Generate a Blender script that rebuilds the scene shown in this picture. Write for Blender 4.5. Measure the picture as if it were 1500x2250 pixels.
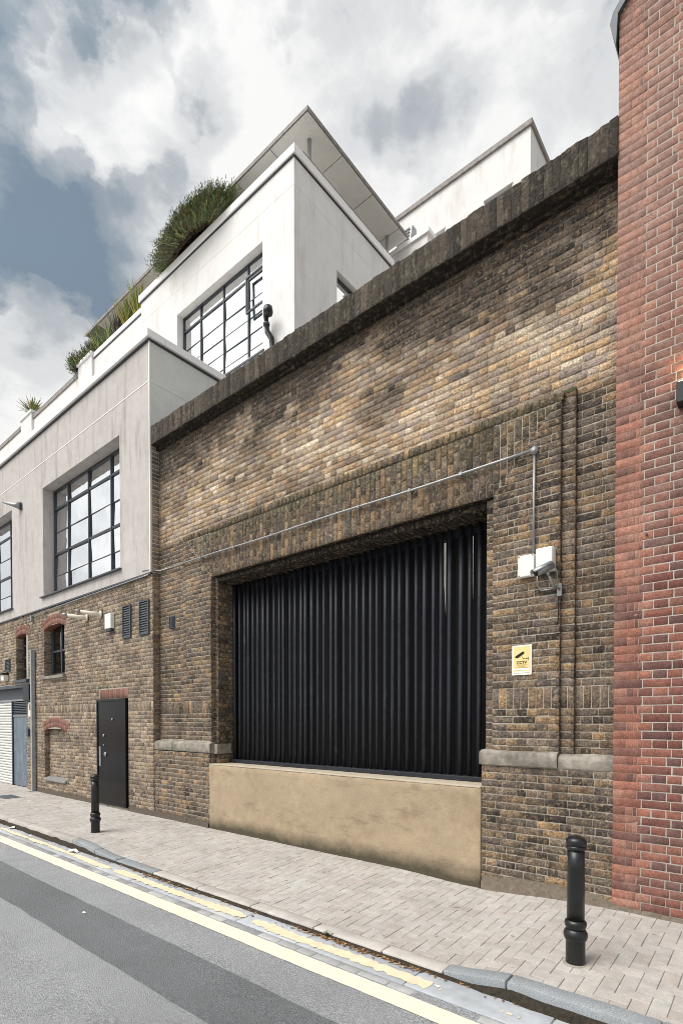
import bpy, math, random
from mathutils import Vector, noise
random.seed(7)
R = math.radians
scene = bpy.context.scene
for o in list(bpy.data.objects):
    bpy.data.objects.remove(o)
col = scene.collection

# ------------------------------------------------------------------ camera
CAM = Vector((0, -5.37, 1.75)); FPX = 1161.56; YAW = 0.874595; PITCH = -0.016876; CY = 1604.06
cam = bpy.data.cameras.new('camera'); camo = bpy.data.objects.new('camera', cam); col.objects.link(camo)
cam.sensor_fit = 'HORIZONTAL'; cam.sensor_width = 36; cam.lens = FPX / 1500 * 36
cam.shift_y = (CY - 1125) / 1500; cam.clip_end = 2000; cam.clip_start = .05
camo.location = CAM
camo.rotation_euler = (math.pi / 2 + PITCH, 0, math.pi / 2 - YAW)
scene.camera = camo

def ray(x, y):
    v = Vector((-math.cos(YAW), math.sin(YAW), 0)); r = Vector((math.sin(YAW), math.cos(YAW), 0)); u = Vector((0, 0, 1))
    c, s = math.cos(PITCH), math.sin(PITCH)
    v, u = v * c + u * s, u * c - v * s
    return (v + r * (x - 750) / FPX - u * (y - CY) / FPX).normalized()

def seen(p):                      # is a point inside the picture (only used to pick which pieces become single objects)
    v = Vector((-math.cos(YAW), math.sin(YAW), 0)); r = Vector((math.sin(YAW), math.cos(YAW), 0))
    q = Vector(p) - CAM; w = q.dot(v)
    if w < .3: return False
    x = 750 + FPX * q.dot(r) / w; y = CY - FPX * (q.z / w + .0169)
    return -15 < x < 1515 and -15 < y < 2265

# ------------------------------------------------------------------ view, world, sun
vs = scene.view_settings
vs.view_transform = 'Standard'; vs.look = 'None'; vs.gamma = 1; EXPO = 0.84; vs.exposure = EXPO; vs.use_curve_mapping = False
scene.cycles.use_denoising = True
scene.cycles.max_bounces = 5
scene.cycles.filter_width = 0.9

SUN_FROM = Vector((-0.28, -0.60, 0.90)).normalized()
sun = bpy.data.lights.new('sun', 'SUN'); suno = bpy.data.objects.new('sun', sun); col.objects.link(suno)
sun.energy = 2.0; sun.angle = R(38); sun.color = (1, .97, .935)
suno.rotation_euler = (-SUN_FROM).to_track_quat('-Z', 'Y').to_euler()

def nd(t, typ, **kw):
    n = t.nodes.new(typ)
    for k, v in kw.items():
        if k == 'op': n.operation = v
        elif isinstance(k, str) and k.startswith('i_'): n.inputs[int(k[2:])].default_value = v
        else: setattr(n, k, v)
    return n

def srgb(r, g, b):
    f = lambda c: (c / 255 / 12.92) if c / 255 <= .04045 else ((c / 255 + .055) / 1.055) ** 2.4
    return (f(r), f(g), f(b), 1)

world = bpy.data.worlds.new('World'); scene.world = world; world.use_nodes = True; world.cycles.sampling_method = 'MANUAL'; world.cycles.sample_map_resolution = 512
wt = world.node_tree; wt.nodes.clear(); L = wt.links.new
wout = nd(wt, 'ShaderNodeOutputWorld'); bg = nd(wt, 'ShaderNodeBackground'); bg.inputs[1].default_value = .1
L(bg.outputs[0], wout.inputs[0])
sky = nd(wt, 'ShaderNodeTexSky'); sky.sky_type = 'NISHITA'; sky.sun_disc = False
sky.sun_elevation = math.asin(SUN_FROM.z); sky.sun_rotation = math.atan2(SUN_FROM.x, SUN_FROM.y)
sky.air_density = 1.0; sky.dust_density = 2.0
tc = nd(wt, 'ShaderNodeTexCoord')
def wnoise(scale, detail, rough=.55, dist=0.0, off=(0, 0, 0), zs=1.6):
    mp = nd(wt, 'ShaderNodeMapping'); L(tc.outputs['Generated'], mp.inputs[0]); mp.inputs['Location'].default_value = off; mp.inputs['Scale'].default_value = (1, 1, zs)
    n = nd(wt, 'ShaderNodeTexNoise'); L(mp.outputs[0], n.inputs['Vector'])
    n.inputs['Scale'].default_value = scale; n.inputs['Detail'].default_value = detail; n.inputs['Roughness'].default_value = rough; n.inputs['Distortion'].default_value = dist
    return n
def wmath(op, a, b=None, c=None, clamp=False):
    m = nd(wt, 'ShaderNodeMath', op=op); m.use_clamp = clamp
    for i, q in enumerate((a, b, c)):
        if q is None: continue
        if isinstance(q, (int, float)): m.inputs[i].default_value = q
        else: L(q, m.inputs[i])
    return m.outputs[0]
# slightly warped direction, so that cloud masses get ragged edges
def warp(scale, amt, det):
    n = wnoise(scale, det, .6)
    s = nd(wt, 'ShaderNodeVectorMath', op='SUBTRACT'); L(n.outputs['Color'], s.inputs[0]); s.inputs[1].default_value = (.5, .5, .5)
    m = nd(wt, 'ShaderNodeVectorMath', op='SCALE'); L(s.outputs[0], m.inputs[0]); m.inputs['Scale'].default_value = amt
    return m.outputs[0]
a1 = nd(wt, 'ShaderNodeVectorMath', op='ADD'); L(warp(3.5, .20, 3), a1.inputs[0]); L(warp(11, .12, 6), a1.inputs[1])
a2 = nd(wt, 'ShaderNodeVectorMath', op='ADD'); L(tc.outputs['Generated'], a2.inputs[0]); L(a1.outputs[0], a2.inputs[1])
dn = nd(wt, 'ShaderNodeVectorMath', op='NORMALIZE'); L(a2.outputs[0], dn.inputs[0])
def blobs(lst, vec):
    tot = None
    for x, y, rad, w in lst:
        c = ray(x, y); ang = c.angle(ray(x + rad, y)) * 1.15
        d = nd(wt, 'ShaderNodeVectorMath', op='DOT_PRODUCT'); L(vec, d.inputs[0]); d.inputs[1].default_value = c
        m = nd(wt, 'ShaderNodeMapRange', interpolation_type='SMOOTHSTEP'); L(d.outputs['Value'], m.inputs['Value'])
        m.inputs['From Min'].default_value = math.cos(ang * 1.25); m.inputs['From Max'].default_value = math.cos(ang * .35)
        m.inputs['To Min'].default_value = 0; m.inputs['To Max'].default_value = w
        tot = m.outputs[0] if tot is None else wmath('ADD', tot, m.outputs[0])
    return tot
WHITE = [(60, 235, 80, .8), (150, 215, 80, .9), (250, 250, 90, 1), (330, 230, 80, .9), (330, 120, 55, .6), (420, 150, 90, .8), (530, 110, 100, .8), (660, 80, 120, .6),
         (830, 50, 150, .45), (1000, 60, 170, .45), (1180, 90, 170, .5), (1320, 200, 170, .9), (640, 240, 110, .9), (560, 320, 80, .8), (760, 190, 110, .8),
         (900, 390, 190, .9), (1100, 380, 200, .9), (1190, 230, 110, .9), (480, 350, 60, .6), (430, 480, 90, .5), (700, 400, 160, .8), (140, 345, 55, .7), (235, 335, 40, .7),
         (30, 700, 110, 1.3), (120, 745, 110, 1.3), (20, 850, 160, 1.4), (200, 770, 90, 1.1), (-60, 950, 200, 1.4), (330, 640, 60, .5)]
DARK = [(760, 268, 50, .25), (820, 268, 52, .35), (880, 264, 55, .4), (940, 256, 55, .42), (1000, 240, 52, .36), (1050, 224, 48, .25), (60, 600, 170, .34), (190, 570, 130, .28), (-60, 520, 180, .30), (240, 640, 80, .26),
        (60, 470, 140, .28), (170, 420, 120, .28), (60, 60, 150, .42), (200, 60, 130, .42), (330, 30, 110, .34), (60, 140, 90, .25), (440, 235, 60, .45), (490, 215, 55, .4), (400, 300, 70, .35), (330, 370, 80, .3), (-120, 150, 160, .4)]
a3 = nd(wt, 'ShaderNodeVectorMath', op='ADD'); L(tc.outputs['Generated'], a3.inputs[0]); L(warp(5, .10, 5), a3.inputs[1])
dn2 = nd(wt, 'ShaderNodeVectorMath', op='NORMALIZE'); L(a3.outputs[0], dn2.inputs[0])
wsum = blobs(WHITE, dn.outputs[0]); dsum = blobs(DARK, dn2.outputs[0]); wsum = wmath('MINIMUM', wsum, 1.3)
fbm = wnoise(2.6, 8, .6, .3, (3.1, 1.7, .4)).outputs['Fac']; fb2 = wnoise(9, 7, .62, .2, (0, 4.2, 2.2)).outputs['Fac']
w1 = wmath('ADD', wmath('MULTIPLY', wsum, .36), wmath('MULTIPLY_ADD', fbm, .85, -.02))
w1 = wmath('ADD', w1, wmath('MULTIPLY_ADD', fb2, .9, -.45))
w1 = wmath('SUBTRACT', w1, wmath('MULTIPLY', dsum, .55))
sd_ = nd(wt, 'ShaderNodeVectorMath', op='DOT_PRODUCT'); L(dn.outputs[0], sd_.inputs[0]); sd_.inputs[1].default_value = SUN_FROM    # thin cloud glows around the sun
sg_ = nd(wt, 'ShaderNodeMapRange', interpolation_type='SMOOTHSTEP'); L(sd_.outputs['Value'], sg_.inputs['Value']); sg_.inputs['From Min'].default_value = math.cos(R(62)); sg_.inputs['From Max'].default_value = math.cos(R(18)); sg_.inputs['To Max'].default_value = .6
w1 = wmath('ADD', w1, sg_.outputs[0])
sz_ = nd(wt, 'ShaderNodeSeparateXYZ'); L(tc.outputs['Generated'], sz_.inputs[0])                                                   # paler haze towards the horizon
hz_ = nd(wt, 'ShaderNodeMapRange', interpolation_type='SMOOTHSTEP'); L(sz_.outputs[2], hz_.inputs['Value']); hz_.inputs['From Min'].default_value = 0; hz_.inputs['From Max'].default_value = .55; hz_.inputs['To Min'].default_value = .5; hz_.inputs['To Max'].default_value = 0
w1 = wmath('ADD', w1, hz_.outputs[0])
ramp = nd(wt, 'ShaderNodeValToRGB'); L(w1, ramp.inputs[0])
cr = ramp.color_ramp; cr.interpolation = 'EASE'
SKYV = 1 / .1 / 2 ** EXPO
def skc(r, g, b): c = srgb(r, g, b); return (c[0] * SKYV, c[1] * SKYV, c[2] * SKYV, 1)
stops = [(0.0, (126, 143, 158)), (.2, (150, 162, 172)), (.45, (184, 190, 196)), (.68, (222, 224, 226)), (1.0, (250, 250, 249))]
while len(cr.elements) < len(stops): cr.elements.new(.5)
for e, (p, c) in zip(cr.elements, stops): e.position = p; e.color = skc(*c)
# thin veil: some of the clear Nishita sky in the gaps
mx = nd(wt, 'ShaderNodeMix', data_type='RGBA'); mx.inputs[0].default_value = .25
mf = wmath('MULTIPLY_ADD', w1, -.15, .07, clamp=True); L(mf, mx.inputs[0])
L(ramp.outputs[0], mx.inputs[6]); L(sky.outputs[0], mx.inputs[7])
gn_ = wmath('MULTIPLY_ADD', sg_.outputs[0], .7, 1.0)                      # the veil is brightest in front of the sun
vm_ = nd(wt, 'ShaderNodeVectorMath', op='SCALE'); L(mx.outputs[2], vm_.inputs[0]); L(gn_, vm_.inputs['Scale'])
L(vm_.outputs[0], bg.inputs[0])

# ------------------------------------------------------------------ helpers
def tag(o, label=None, cat=None, group=None, kind=None):
    if label: o['label'] = label
    if cat: o['category'] = cat
    if group: o['group'] = group
    if kind: o['kind'] = kind
    return o
def empty(name, loc=(0, 0, 0), label=None, cat=None, group=None, kind=None):
    o = bpy.data.objects.new(name, None); o.location = loc; o.empty_display_size = .1; col.objects.link(o)
    return tag(o, label, cat, group, kind)

def lerp(a, b, t): return a + (b - a) * t
def lerpc(a, b, t): return (lerp(a[0], b[0], t), lerp(a[1], b[1], t), lerp(a[2], b[2], t), 1)
def sm(a, b, x):
    t = max(0, min(1, (x - a) / (b - a))); return t * t * (3 - 2 * t)
def nz(x, y, z=0): return noise.noise(Vector((x, y, z)))
def fbmn(x, y, o=3): return sum(nz(x * 2 ** i, y * 2 ** i, i * 7.3) / 2 ** i for i in range(o)) / 1.5

class MB:
    def __init__(s): s.v = []; s.f = []; s.c = []; s.col = (1, 1, 1, 1)
    def vert(s, p, c=None): s.v.append(tuple(p)); s.c.append(c or s.col); return len(s.v) - 1
    def quad(s, a, b, c, d): s.f.append((a, b, c, d))
    def poly(s, pts, c=None): s.f.append(tuple(s.vert(p, c) for p in pts))
    def box(s, x0, x1, y0, y1, z0, z1, c=None):
        p = [s.vert((x, y, z), c) for z in (z0, z1) for y in (y0, y1) for x in (x0, x1)]
        for q in ((0, 2, 3, 1), (4, 5, 7, 6), (0, 1, 5, 4), (2, 6, 7, 3), (0, 4, 6, 2), (1, 3, 7, 5)): s.f.append(tuple(p[i] for i in q))
    def prism(s, pts, axis, a0, a1, c=None):     # pts: closed 2-D outline, extruded along axis
        def P(q, a):
            return (a, q[0], q[1]) if axis == 'X' else ((q[0], a, q[1]) if axis == 'Y' else (q[0], q[1], a))
        n = len(pts); A = [s.vert(P(q, a0), c) for q in pts]; B = [s.vert(P(q, a1), c) for q in pts]
        s.f.append(tuple(A)); s.f.append(tuple(reversed(B)))
        for i in range(n): s.f.append((A[i], B[i], B[(i + 1) % n], A[(i + 1) % n]))
    def lathe(s, prof, cx, cy, n=28, c=None):
        rings = [[s.vert((cx + r * math.cos(2 * math.pi * k / n), cy + r * math.sin(2 * math.pi * k / n), z), c) for k in range(n)] for r, z in prof]
        for a, b in zip(rings, rings[1:]):
            for k in range(n): s.f.append((a[k], a[(k + 1) % n], b[(k + 1) % n], b[k]))
        s.f.append(tuple(rings[-1])); s.f.append(tuple(reversed(rings[0])))
    def tube(s, pts, r, n=10, c=None, r2=None):
        pts = [Vector(p) for p in pts]; prev = None; N = len(pts)
        for i, p in enumerate(pts):
            t = (pts[min(i + 1, N - 1)] - pts[max(i - 1, 0)]).normalized()
            u = t.cross(Vector((0, 0, 1)))
            if u.length < .05: u = t.cross(Vector((0, 1, 0)))
            u.normalize(); w = t.cross(u); rr = r if r2 is None else lerp(r, r2, i / (N - 1))
            ring = [s.vert(p + u * rr * math.cos(2 * math.pi * k / n) + w * rr * math.sin(2 * math.pi * k / n), c) for k in range(n)]
            if prev:
                for k in range(n): s.f.append((prev[k], prev[(k + 1) % n], ring[(k + 1) % n], ring[k]))
            else: s.f.append(tuple(reversed(ring)))
            prev = ring
        s.f.append(tuple(prev))
    def build(s, name, mat, parent=None, smooth=False, kind=None):
        me = bpy.data.meshes.new(name); me.from_pydata(s.v, [], s.f); me.update()
        at = me.color_attributes.new('Col', 'FLOAT_COLOR', 'POINT')
        at.data.foreach_set('color', [q for c in s.c for q in c])
        if smooth: me.polygons.foreach_set('use_smooth', [True] * len(me.polygons))
        o = bpy.data.objects.new(name, me); col.objects.link(o)
        if mat: me.materials.append(mat)
        if parent: o.parent = parent; o.matrix_parent_inverse = parent.matrix_basis.inverted() if parent.type == 'EMPTY' else o.matrix_parent_inverse
        if kind: o['kind'] = kind
        return o
def bevel(o, w=.004, seg=2):
    m = o.modifiers.new('bevel', 'BEVEL'); m.width = w; m.segments = seg; m.limit_method = 'ANGLE'; m.angle_limit = R(40); return o

# a face piece (brick): quad in wall coordinates (a, z); M(a, d, z) -> world, d = outwards
def face_piece(mb, M, q, cf, rough=.003, bev=.005, inset=.0, nx=4, nzv=3, depth=.03, seed=0, d0=0.0):
    (ax, az), (bx, bz), (cx, cz), (dx, dz) = q
    w = max(.01, bx - ax); h = max(.01, dz - az)
    es, et = min(.3, bev / w * 1.3), min(.3, bev / h * 1.3)
    S = [0, es] + [es + (1 - 2 * es) * i / (nx - 2) for i in range(1, nx - 2)] + [1 - es, 1] if nx > 3 else [0, .5, 1]
    T = [0, et] + [et + (1 - 2 * et) * i / (nzv - 2) for i in range(1, nzv - 2)] + [1 - et, 1] if nzv > 3 else [0, .5, 1]
    idx = []
    for j, t in enumerate(T):
        row = []
        for i, s_ in enumerate(S):
            a = lerp(lerp(ax, bx, s_), lerp(dx, cx, s_), t); z = lerp(lerp(az, bz, s_), lerp(dz, cz, s_), t)
            eb = i in (0, len(S) - 1); tb = j in (0, len(T) - 1)
            wb = .0035 if rough > .0035 else rough; jx = nz(a * 37, z * 41, seed) * wb; jz = nz(a * 33, z * 39, seed + 9) * wb
            d = nz(a * 21, z * 27, seed + 3) * rough
            if eb or tb: d -= bev
            if eb and tb:
                a += (.5 - s_) * 2 * (bev + rough) * .8; z += (.5 - t) * 2 * (bev + rough) * .6
            row.append(mb.vert(M(a + jx, d0 + d, z + jz), cf(a, z)))
        idx.append(row)
    for j in range(len(T) - 1):
        for i in range(len(S) - 1): mb.quad(idx[j][i], idx[j][i + 1], idx[j + 1][i + 1], idx[j + 1][i])
    ring = [(0, i) for i in range(len(S))] + [(j, len(S) - 1) for j in range(1, len(T))] + [(len(T) - 1, i) for i in range(len(S) - 2, -1, -1)] + [(j, 0) for j in range(len(T) - 2, 0, -1)]
    back = []; lip = []
    for j, i in ring:
        lip.append(mb.vert(mb.v[idx[j][i]], mb.c[idx[j][i]]))
        t, s_ = T[j], S[i]
        a = lerp(lerp(ax, bx, s_), lerp(dx, cx, s_), t); z = lerp(lerp(az, bz, s_), lerp(dz, cz, s_), t)
        back.append(mb.vert(M(a, d0 - depth, z), mb.c[idx[j][i]]))
    n = len(ring)
    for k in range(n):
        mb.quad(lip[k], back[k], back[(k + 1) % n], lip[(k + 1) % n])

def rough_box(mb, x0, x1, y0, y1, z0, z1, cf, amp=.006, rnd=.01, n=(3, 3, 3), freq=9, seed=0, zf=None):
    ids = {}
    nx, ny, nzz = n
    X = [x0, x0 + rnd] + [lerp(x0 + rnd, x1 - rnd, i / nx) for i in range(1, nx)] + [x1 - rnd, x1]
    Y = [y0, y0 + rnd] + [lerp(y0 + rnd, y1 - rnd, i / ny) for i in range(1, ny)] + [y1 - rnd, y1]
    Z = [z0, z0 + rnd] + [lerp(z0 + rnd, z1 - rnd, i / nzz) for i in range(1, nzz)] + [z1 - rnd, z1]
    lx, ly, lz = len(X) - 1, len(Y) - 1, len(Z) - 1
    def V(i, j, k):
        if (i, j, k) in ids: return ids[(i, j, k)]
        p = Vector((X[i], Y[j], Z[k])); ext = (i in (0, lx)) + (j in (0, ly)) + (k in (0, lz))
        if ext > 1:
            q = rnd * (.35 if ext == 2 else .5)
            if i in (0, lx): p.x += q if i == 0 else -q
            if j in (0, ly): p.y += q if j == 0 else -q
            if k in (0, lz): p.z += q if k == 0 else -q
        nv = noise.noise_vector(p * freq + Vector((seed, seed * 1.7, 0))); p += nv * amp
        c = cf(p.x, p.z)
        if zf: p.z += zf(p.x, p.y)
        ids[(i, j, k)] = mb.vert(p, c); return ids[(i, j, k)]
    for i in range(lx):
        for j in range(ly):
            mb.quad(V(i, j, 0), V(i, j + 1, 0), V(i + 1, j + 1, 0), V(i + 1, j, 0)); mb.quad(V(i, j, lz), V(i + 1, j, lz), V(i + 1, j + 1, lz), V(i, j + 1, lz))
    for i in range(lx):
        for k in range(lz):
            mb.quad(V(i, 0, k), V(i + 1, 0, k), V(i + 1, 0, k + 1), V(i, 0, k + 1)); mb.quad(V(i, ly, k), V(i, ly, k + 1), V(i + 1, ly, k + 1), V(i + 1, ly, k))
    for j in range(ly):
        for k in range(lz):
            mb.quad(V(0, j, k), V(0, j, k + 1), V(0, j + 1, k + 1), V(0, j + 1, k)); mb.quad(V(lx, j, k), V(lx, j + 1, k), V(lx, j + 1, k + 1), V(lx, j, k + 1))

# ------------------------------------------------------------------ materials
def mat(name, c=(.5, .5, .5, 1), rough=.85, attr=False, var=.25, vscale=14, big=.0, bigscale=1.2, bump=.25, bscale=60, bdist=.01, spec=.3, metal=0.0, extra=None, coat=0, stretch=(1, 1, 1)):
    m = bpy.data.materials.new(name); m.use_nodes = True; t = m.node_tree; t.nodes.clear(); K = t.links.new
    out = nd(t, 'ShaderNodeOutputMaterial'); b = nd(t, 'ShaderNodeBsdfPrincipled'); K(b.outputs[0], out.inputs[0])
    b.inputs['Roughness'].default_value = rough; b.inputs['Metallic'].default_value = metal
    b.inputs['Specular IOR Level'].default_value = spec; b.inputs['Coat Weight'].default_value = coat; b.inputs['Coat Roughness'].default_value = .08
    g = nd(t, 'ShaderNodeNewGeometry')
    mp = nd(t, 'ShaderNodeMapping'); K(g.outputs['Position'], mp.inputs[0]); mp.inputs['Scale'].default_value = stretch
    if attr:
        a = nd(t, 'ShaderNodeAttribute'); a.attribute_name = 'Col'; cur = a.outputs['Color']
    else:
        a = nd(t, 'ShaderNodeRGB'); a.outputs[0].default_value = c; cur = a.outputs[0]
    def noi(scale, det=5, rgh=.6, vec=None):
        n = nd(t, 'ShaderNodeTexNoise'); K(vec or mp.outputs[0], n.inputs['Vector']); n.inputs['Scale'].default_value = scale
        n.inputs['Detail'].default_value = det; n.inputs['Roughness'].default_value = rgh; return n.outputs['Fac']
    def mulv(cur, fac, lo, hi, f0=.3, f1=.7):
        r = nd(t, 'ShaderNodeMapRange'); K(fac, r.inputs[0]); r.inputs[1].default_value = f0; r.inputs[2].default_value = f1
        r.inputs[3].default_value = lo; r.inputs[4].default_value = hi
        v = nd(t, 'ShaderNodeVectorMath', op='SCALE'); K(cur, v.inputs[0]); K(r.outputs[0], v.inputs['Scale']); return v.outputs[0]
    def mixc(cur, fac, c2):
        x = nd(t, 'ShaderNodeMix', data_type='RGBA'); K(fac, x.inputs[0]); K(cur, x.inputs[6]); x.inputs[7].default_value = c2; return x.outputs[2]
    def rng(fac, a_, b_, lo=0, hi=1):
        r = nd(t, 'ShaderNodeMapRange'); K(fac, r.inputs[0]); r.inputs[1].default_value = a_; r.inputs[2].default_value = b_; r.inputs[3].default_value = lo; r.inputs[4].default_value = hi
        return r.outputs[0]
    def mth(op, p, q):
        n = nd(t, 'ShaderNodeMath', op=op); n.use_clamp = True
        for i, w in enumerate((p, q)):
            if isinstance(w, (int, float)): n.inputs[i].default_value = w
            else: K(w, n.inputs[i])
        return n.outputs[0]
    if var: cur = mulv(cur, noi(vscale), 1 - var, 1 + var)
    if big: cur = mulv(cur, noi(bigscale, 4), 1 - big, 1 + big)
    if extra: cur = extra(dict(t=t, K=K, g=g, noi=noi, mulv=mulv, mixc=mixc, rng=rng, mth=mth, b=b), cur)
    K(cur, b.inputs['Base Color'])
    if bump:
        bp = nd(t, 'ShaderNodeBump'); bp.inputs['Strength'].default_value = bump; bp.inputs['Distance'].default_value = bdist
        K(noi(bscale, 6, .65), bp.inputs['Height']); K(bp.outputs[0], b.inputs['Normal'])
    return m
def vecmap(h, scale):
    mp = nd(h['t'], 'ShaderNodeMapping'); h['K'](h['g'].outputs['Position'], mp.inputs[0]); mp.inputs['Scale'].default_value = scale; return mp.outputs[0]
def sepz(h):
    s = nd(h['t'], 'ShaderNodeSeparateXYZ'); h['K'](h['g'].outputs['Position'], s.inputs[0]); return s.outputs

def ex_brick(h, cur):
    hs = nd(h['t'], 'ShaderNodeHueSaturation'); hs.inputs['Saturation'].default_value = .86; h['K'](cur, hs.inputs['Color']); cur = hs.outputs[0]
    cur = h['mulv'](cur, h['noi'](60, 3, .8), .4, 1.5, .34, .64)           # pits and grit
    cur = h['mixc'](cur, h['rng'](h['noi'](26, 6, .75), .52, .66, 0, .62), srgb(190, 164, 126))
    cur = h['mixc'](cur, h['rng'](h['noi'](19, 7, .8, vecmap(h, (1.3, 1.3, 1))), .53, .67, 0, .72), srgb(52, 46, 41))
    return cur
M_BRICK = mat('stock_brick', attr=True, rough=.92, var=.25, vscale=16, bump=1, bscale=42, bdist=.02, extra=ex_brick)
M_MORTAR = mat('mortar', attr=True, rough=.95, var=.3, vscale=30, bump=.8, bscale=90, bdist=.008)
def ex_red(h, cur):
    cur = h['mulv'](cur, h['noi'](70, 4, .75), .62, 1.28, .34, .64)
    hs = nd(h['t'], 'ShaderNodeHueSaturation'); hs.inputs['Saturation'].default_value = .83; hs.inputs['Hue'].default_value = .511; h['K'](cur, hs.inputs['Color']); cur = hs.outputs[0]
    cur = h['mixc'](cur, h['rng'](h['noi'](3.2, 7, .72, vecmap(h, (1, 1, .8))), .52, .74, 0, .5), srgb(84, 58, 52))
    cur = h['mixc'](cur, h['rng'](h['noi'](9, 5, .7, vecmap(h, (3, 3, 1))), .66, .8, 0, .18), srgb(205, 190, 180))
    return cur
M_RED = mat('red_brick', attr=True, rough=.88, var=.22, vscale=22, bump=.6, bscale=90, bdist=.006, extra=ex_red)
M_MORTAR2 = mat('pale_mortar', attr=True, rough=.95, var=.15, vscale=40, bump=.6, bscale=120, bdist=.004)
def ex_coping(h, cur):
    cur = h['mixc'](cur, h['rng'](h['noi'](16, 7, .75, vecmap(h, (1, 1, .6))), .52, .64, 0, .62), srgb(128, 119, 102))
    return h['mixc'](cur, h['rng'](h['noi'](7, 6, .7), .55, .75, 0, .5), srgb(54, 52, 44))
M_COPING = mat('weathered_coping', attr=True, rough=.95, var=.45, vscale=34, bump=1, bscale=34, bdist=.04, extra=ex_coping)
M_STONE = mat('york_stone', srgb(138, 132, 122), rough=.9, var=.25, vscale=12, big=.35, bigscale=3, bump=.6, bscale=50, bdist=.01)

def stain(thr0, thr1, amt, colr, sc=(3.0, 3.0, .45), s=1.6):
    def f(h, cur):
        cur = h['mixc'](cur, h['rng'](h['noi'](s, 7, .68, vecmap(h, sc)), thr0, thr1, 0, amt), colr)
        return h['mulv'](cur, h['noi'](140, 3, .7), .84, 1.1, .3, .65)
    return f
M_STUCCO = mat('grey_render', srgb(184, 179, 175), rough=.9, var=.07, vscale=5, big=.06, bigscale=.8, bump=.35, bscale=130, bdist=.006, extra=stain(.52, .72, .55, srgb(124, 115, 106)))
M_STUCCO2 = mat('pale_render', srgb(206, 207, 204), rough=.9, var=.06, vscale=4, big=.05, bump=.3, bscale=130, bdist=.005, extra=stain(.56, .76, .35, srgb(150, 150, 144)))
def ex_white(h, cur):
    cur = h['mixc'](cur, h['rng'](h['noi'](1.3, 7, .68, vecmap(h, (2, 2, .5))), .50, .74, 0, .5), srgb(176, 170, 158))
    cur = h['mixc'](cur, h['rng'](h['noi'](2.2, 6, .7, vecmap(h, (3, 3, .22))), .56, .74, 0, .3), srgb(150, 146, 138))
    return h['mulv'](cur, h['noi'](90, 3, .7), .95, 1.04, .3, .65)
M_WHITE = mat('white_render', srgb(221, 220, 218), rough=.85, var=.03, vscale=3, big=.03, bump=.2, bscale=120, bdist=.004, extra=ex_white)
M_WHITEPAINT = mat('white_paint', srgb(236, 235, 234), rough=.7, var=.03, vscale=6, bump=.05, extra=stain(.64, .8, .3, srgb(150, 150, 145)))
M_TRIM = mat('white_bead', srgb(235, 232, 228), rough=.7, var=.04, bump=0)
M_SOFFIT = mat('grey_soffit', srgb(222, 221, 216), rough=.7, var=.05, vscale=3, big=.08, bigscale=.9, bump=.05)
M_FLASH = mat('weathered_flashing', srgb(138, 133, 129), rough=.7, var=.3, vscale=8, bump=.3)
M_STEEL = mat('dark_steel_frame', srgb(48, 54, 60), rough=.45, var=.12, bump=.05, spec=.5)
def ex_bar(h, cur):
    cur = h['mixc'](cur, h['rng'](h['noi'](6, 6, .7, vecmap(h, (1, 1, .35))), .6, .78, 0, .35), srgb(104, 108, 116))
    return h['mixc'](cur, h['rng'](h['noi'](60, 2, .5), .74, .78, 0, .8), srgb(120, 120, 120))
M_BARS = mat('black_painted_steel', srgb(35, 38, 44), rough=.52, var=.3, vscale=10, bump=.45, bscale=30, spec=.35, extra=ex_bar)
M_BACK = mat('light_block_black', srgb(14, 14, 16), rough=.8, var=.2, bump=.1)
M_GLOSSBLACK = mat('gloss_black_paint', srgb(16, 16, 17), rough=.16, var=.2, vscale=4, bump=.12, bscale=9, bdist=.004, spec=.2)
M_BOLLARD = mat('bollard_paint', srgb(22, 24, 25), rough=.33, var=.3, vscale=20, bump=.35, bscale=70, bdist=.003, spec=.5,
                extra=lambda h, c: h['mixc'](c, h['rng'](h['noi'](16, 5, .75, vecmap(h, (2.2, 2.2, .3))), .64, .8, 0, .4), srgb(112, 104, 92)))
def ex_conc(h, cur):
    z = sepz(h)[2]
    cur = h['mixc'](cur, h['rng'](h['noi'](2.2, 7, .7, vecmap(h, (1.0, 1, .8))), .54, .72, 0, .42), srgb(112, 93, 68))
    cur = h['mixc'](cur, h['rng'](h['noi'](3.4, 7, .65, vecmap(h, (.6, 1, 2.2))), .56, .70, 0, .45), srgb(108, 94, 75))
    wob = h['mth']('MULTIPLY', h['noi'](3.0, 7, .7), .26)
    low = h['mth']('SUBTRACT', 1.0, h['rng'](h['mth']('SUBTRACT', h['mth']('ADD', z, .5), wob), .41, .60))
    cur = h['mixc'](cur, h['mth']('MULTIPLY', low, .9), srgb(60, 58, 45))
    return h['mulv'](cur, h['noi'](110, 3, .7), .86, 1.1, .3, .65)
M_CONC = mat('ochre_cement_render', srgb(163, 146, 122), rough=.92, var=.1, vscale=7, big=.1, bigscale=1.1, bump=.4, bscale=70, bdist=.008, extra=ex_conc)
M_PALEEDGE = mat('pale_cement_edge', srgb(176, 165, 146), rough=.9, var=.15, bump=.3)
M_GALV = mat('galvanised_metal', srgb(150, 153, 154), rough=.42, var=.14, vscale=30, bump=.05, metal=.55, spec=.5)
M_WPLASTIC = mat('white_plastic', srgb(226, 226, 220), rough=.5, var=.04, vscale=5, bump=.03, extra=stain(.6, .8, .25, srgb(160, 155, 145)))
M_CREAM = mat('cream_plastic', srgb(222, 214, 196), rough=.5, var=.06, bump=.05)
M_DGREY = mat('dark_grey_metal', srgb(70, 76, 82), rough=.5, var=.15, bump=.1, spec=.4)
M_BLACKPL = mat('black_plastic', srgb(24, 24, 26), rough=.4, var=.2, bump=.1, spec=.4)
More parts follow.
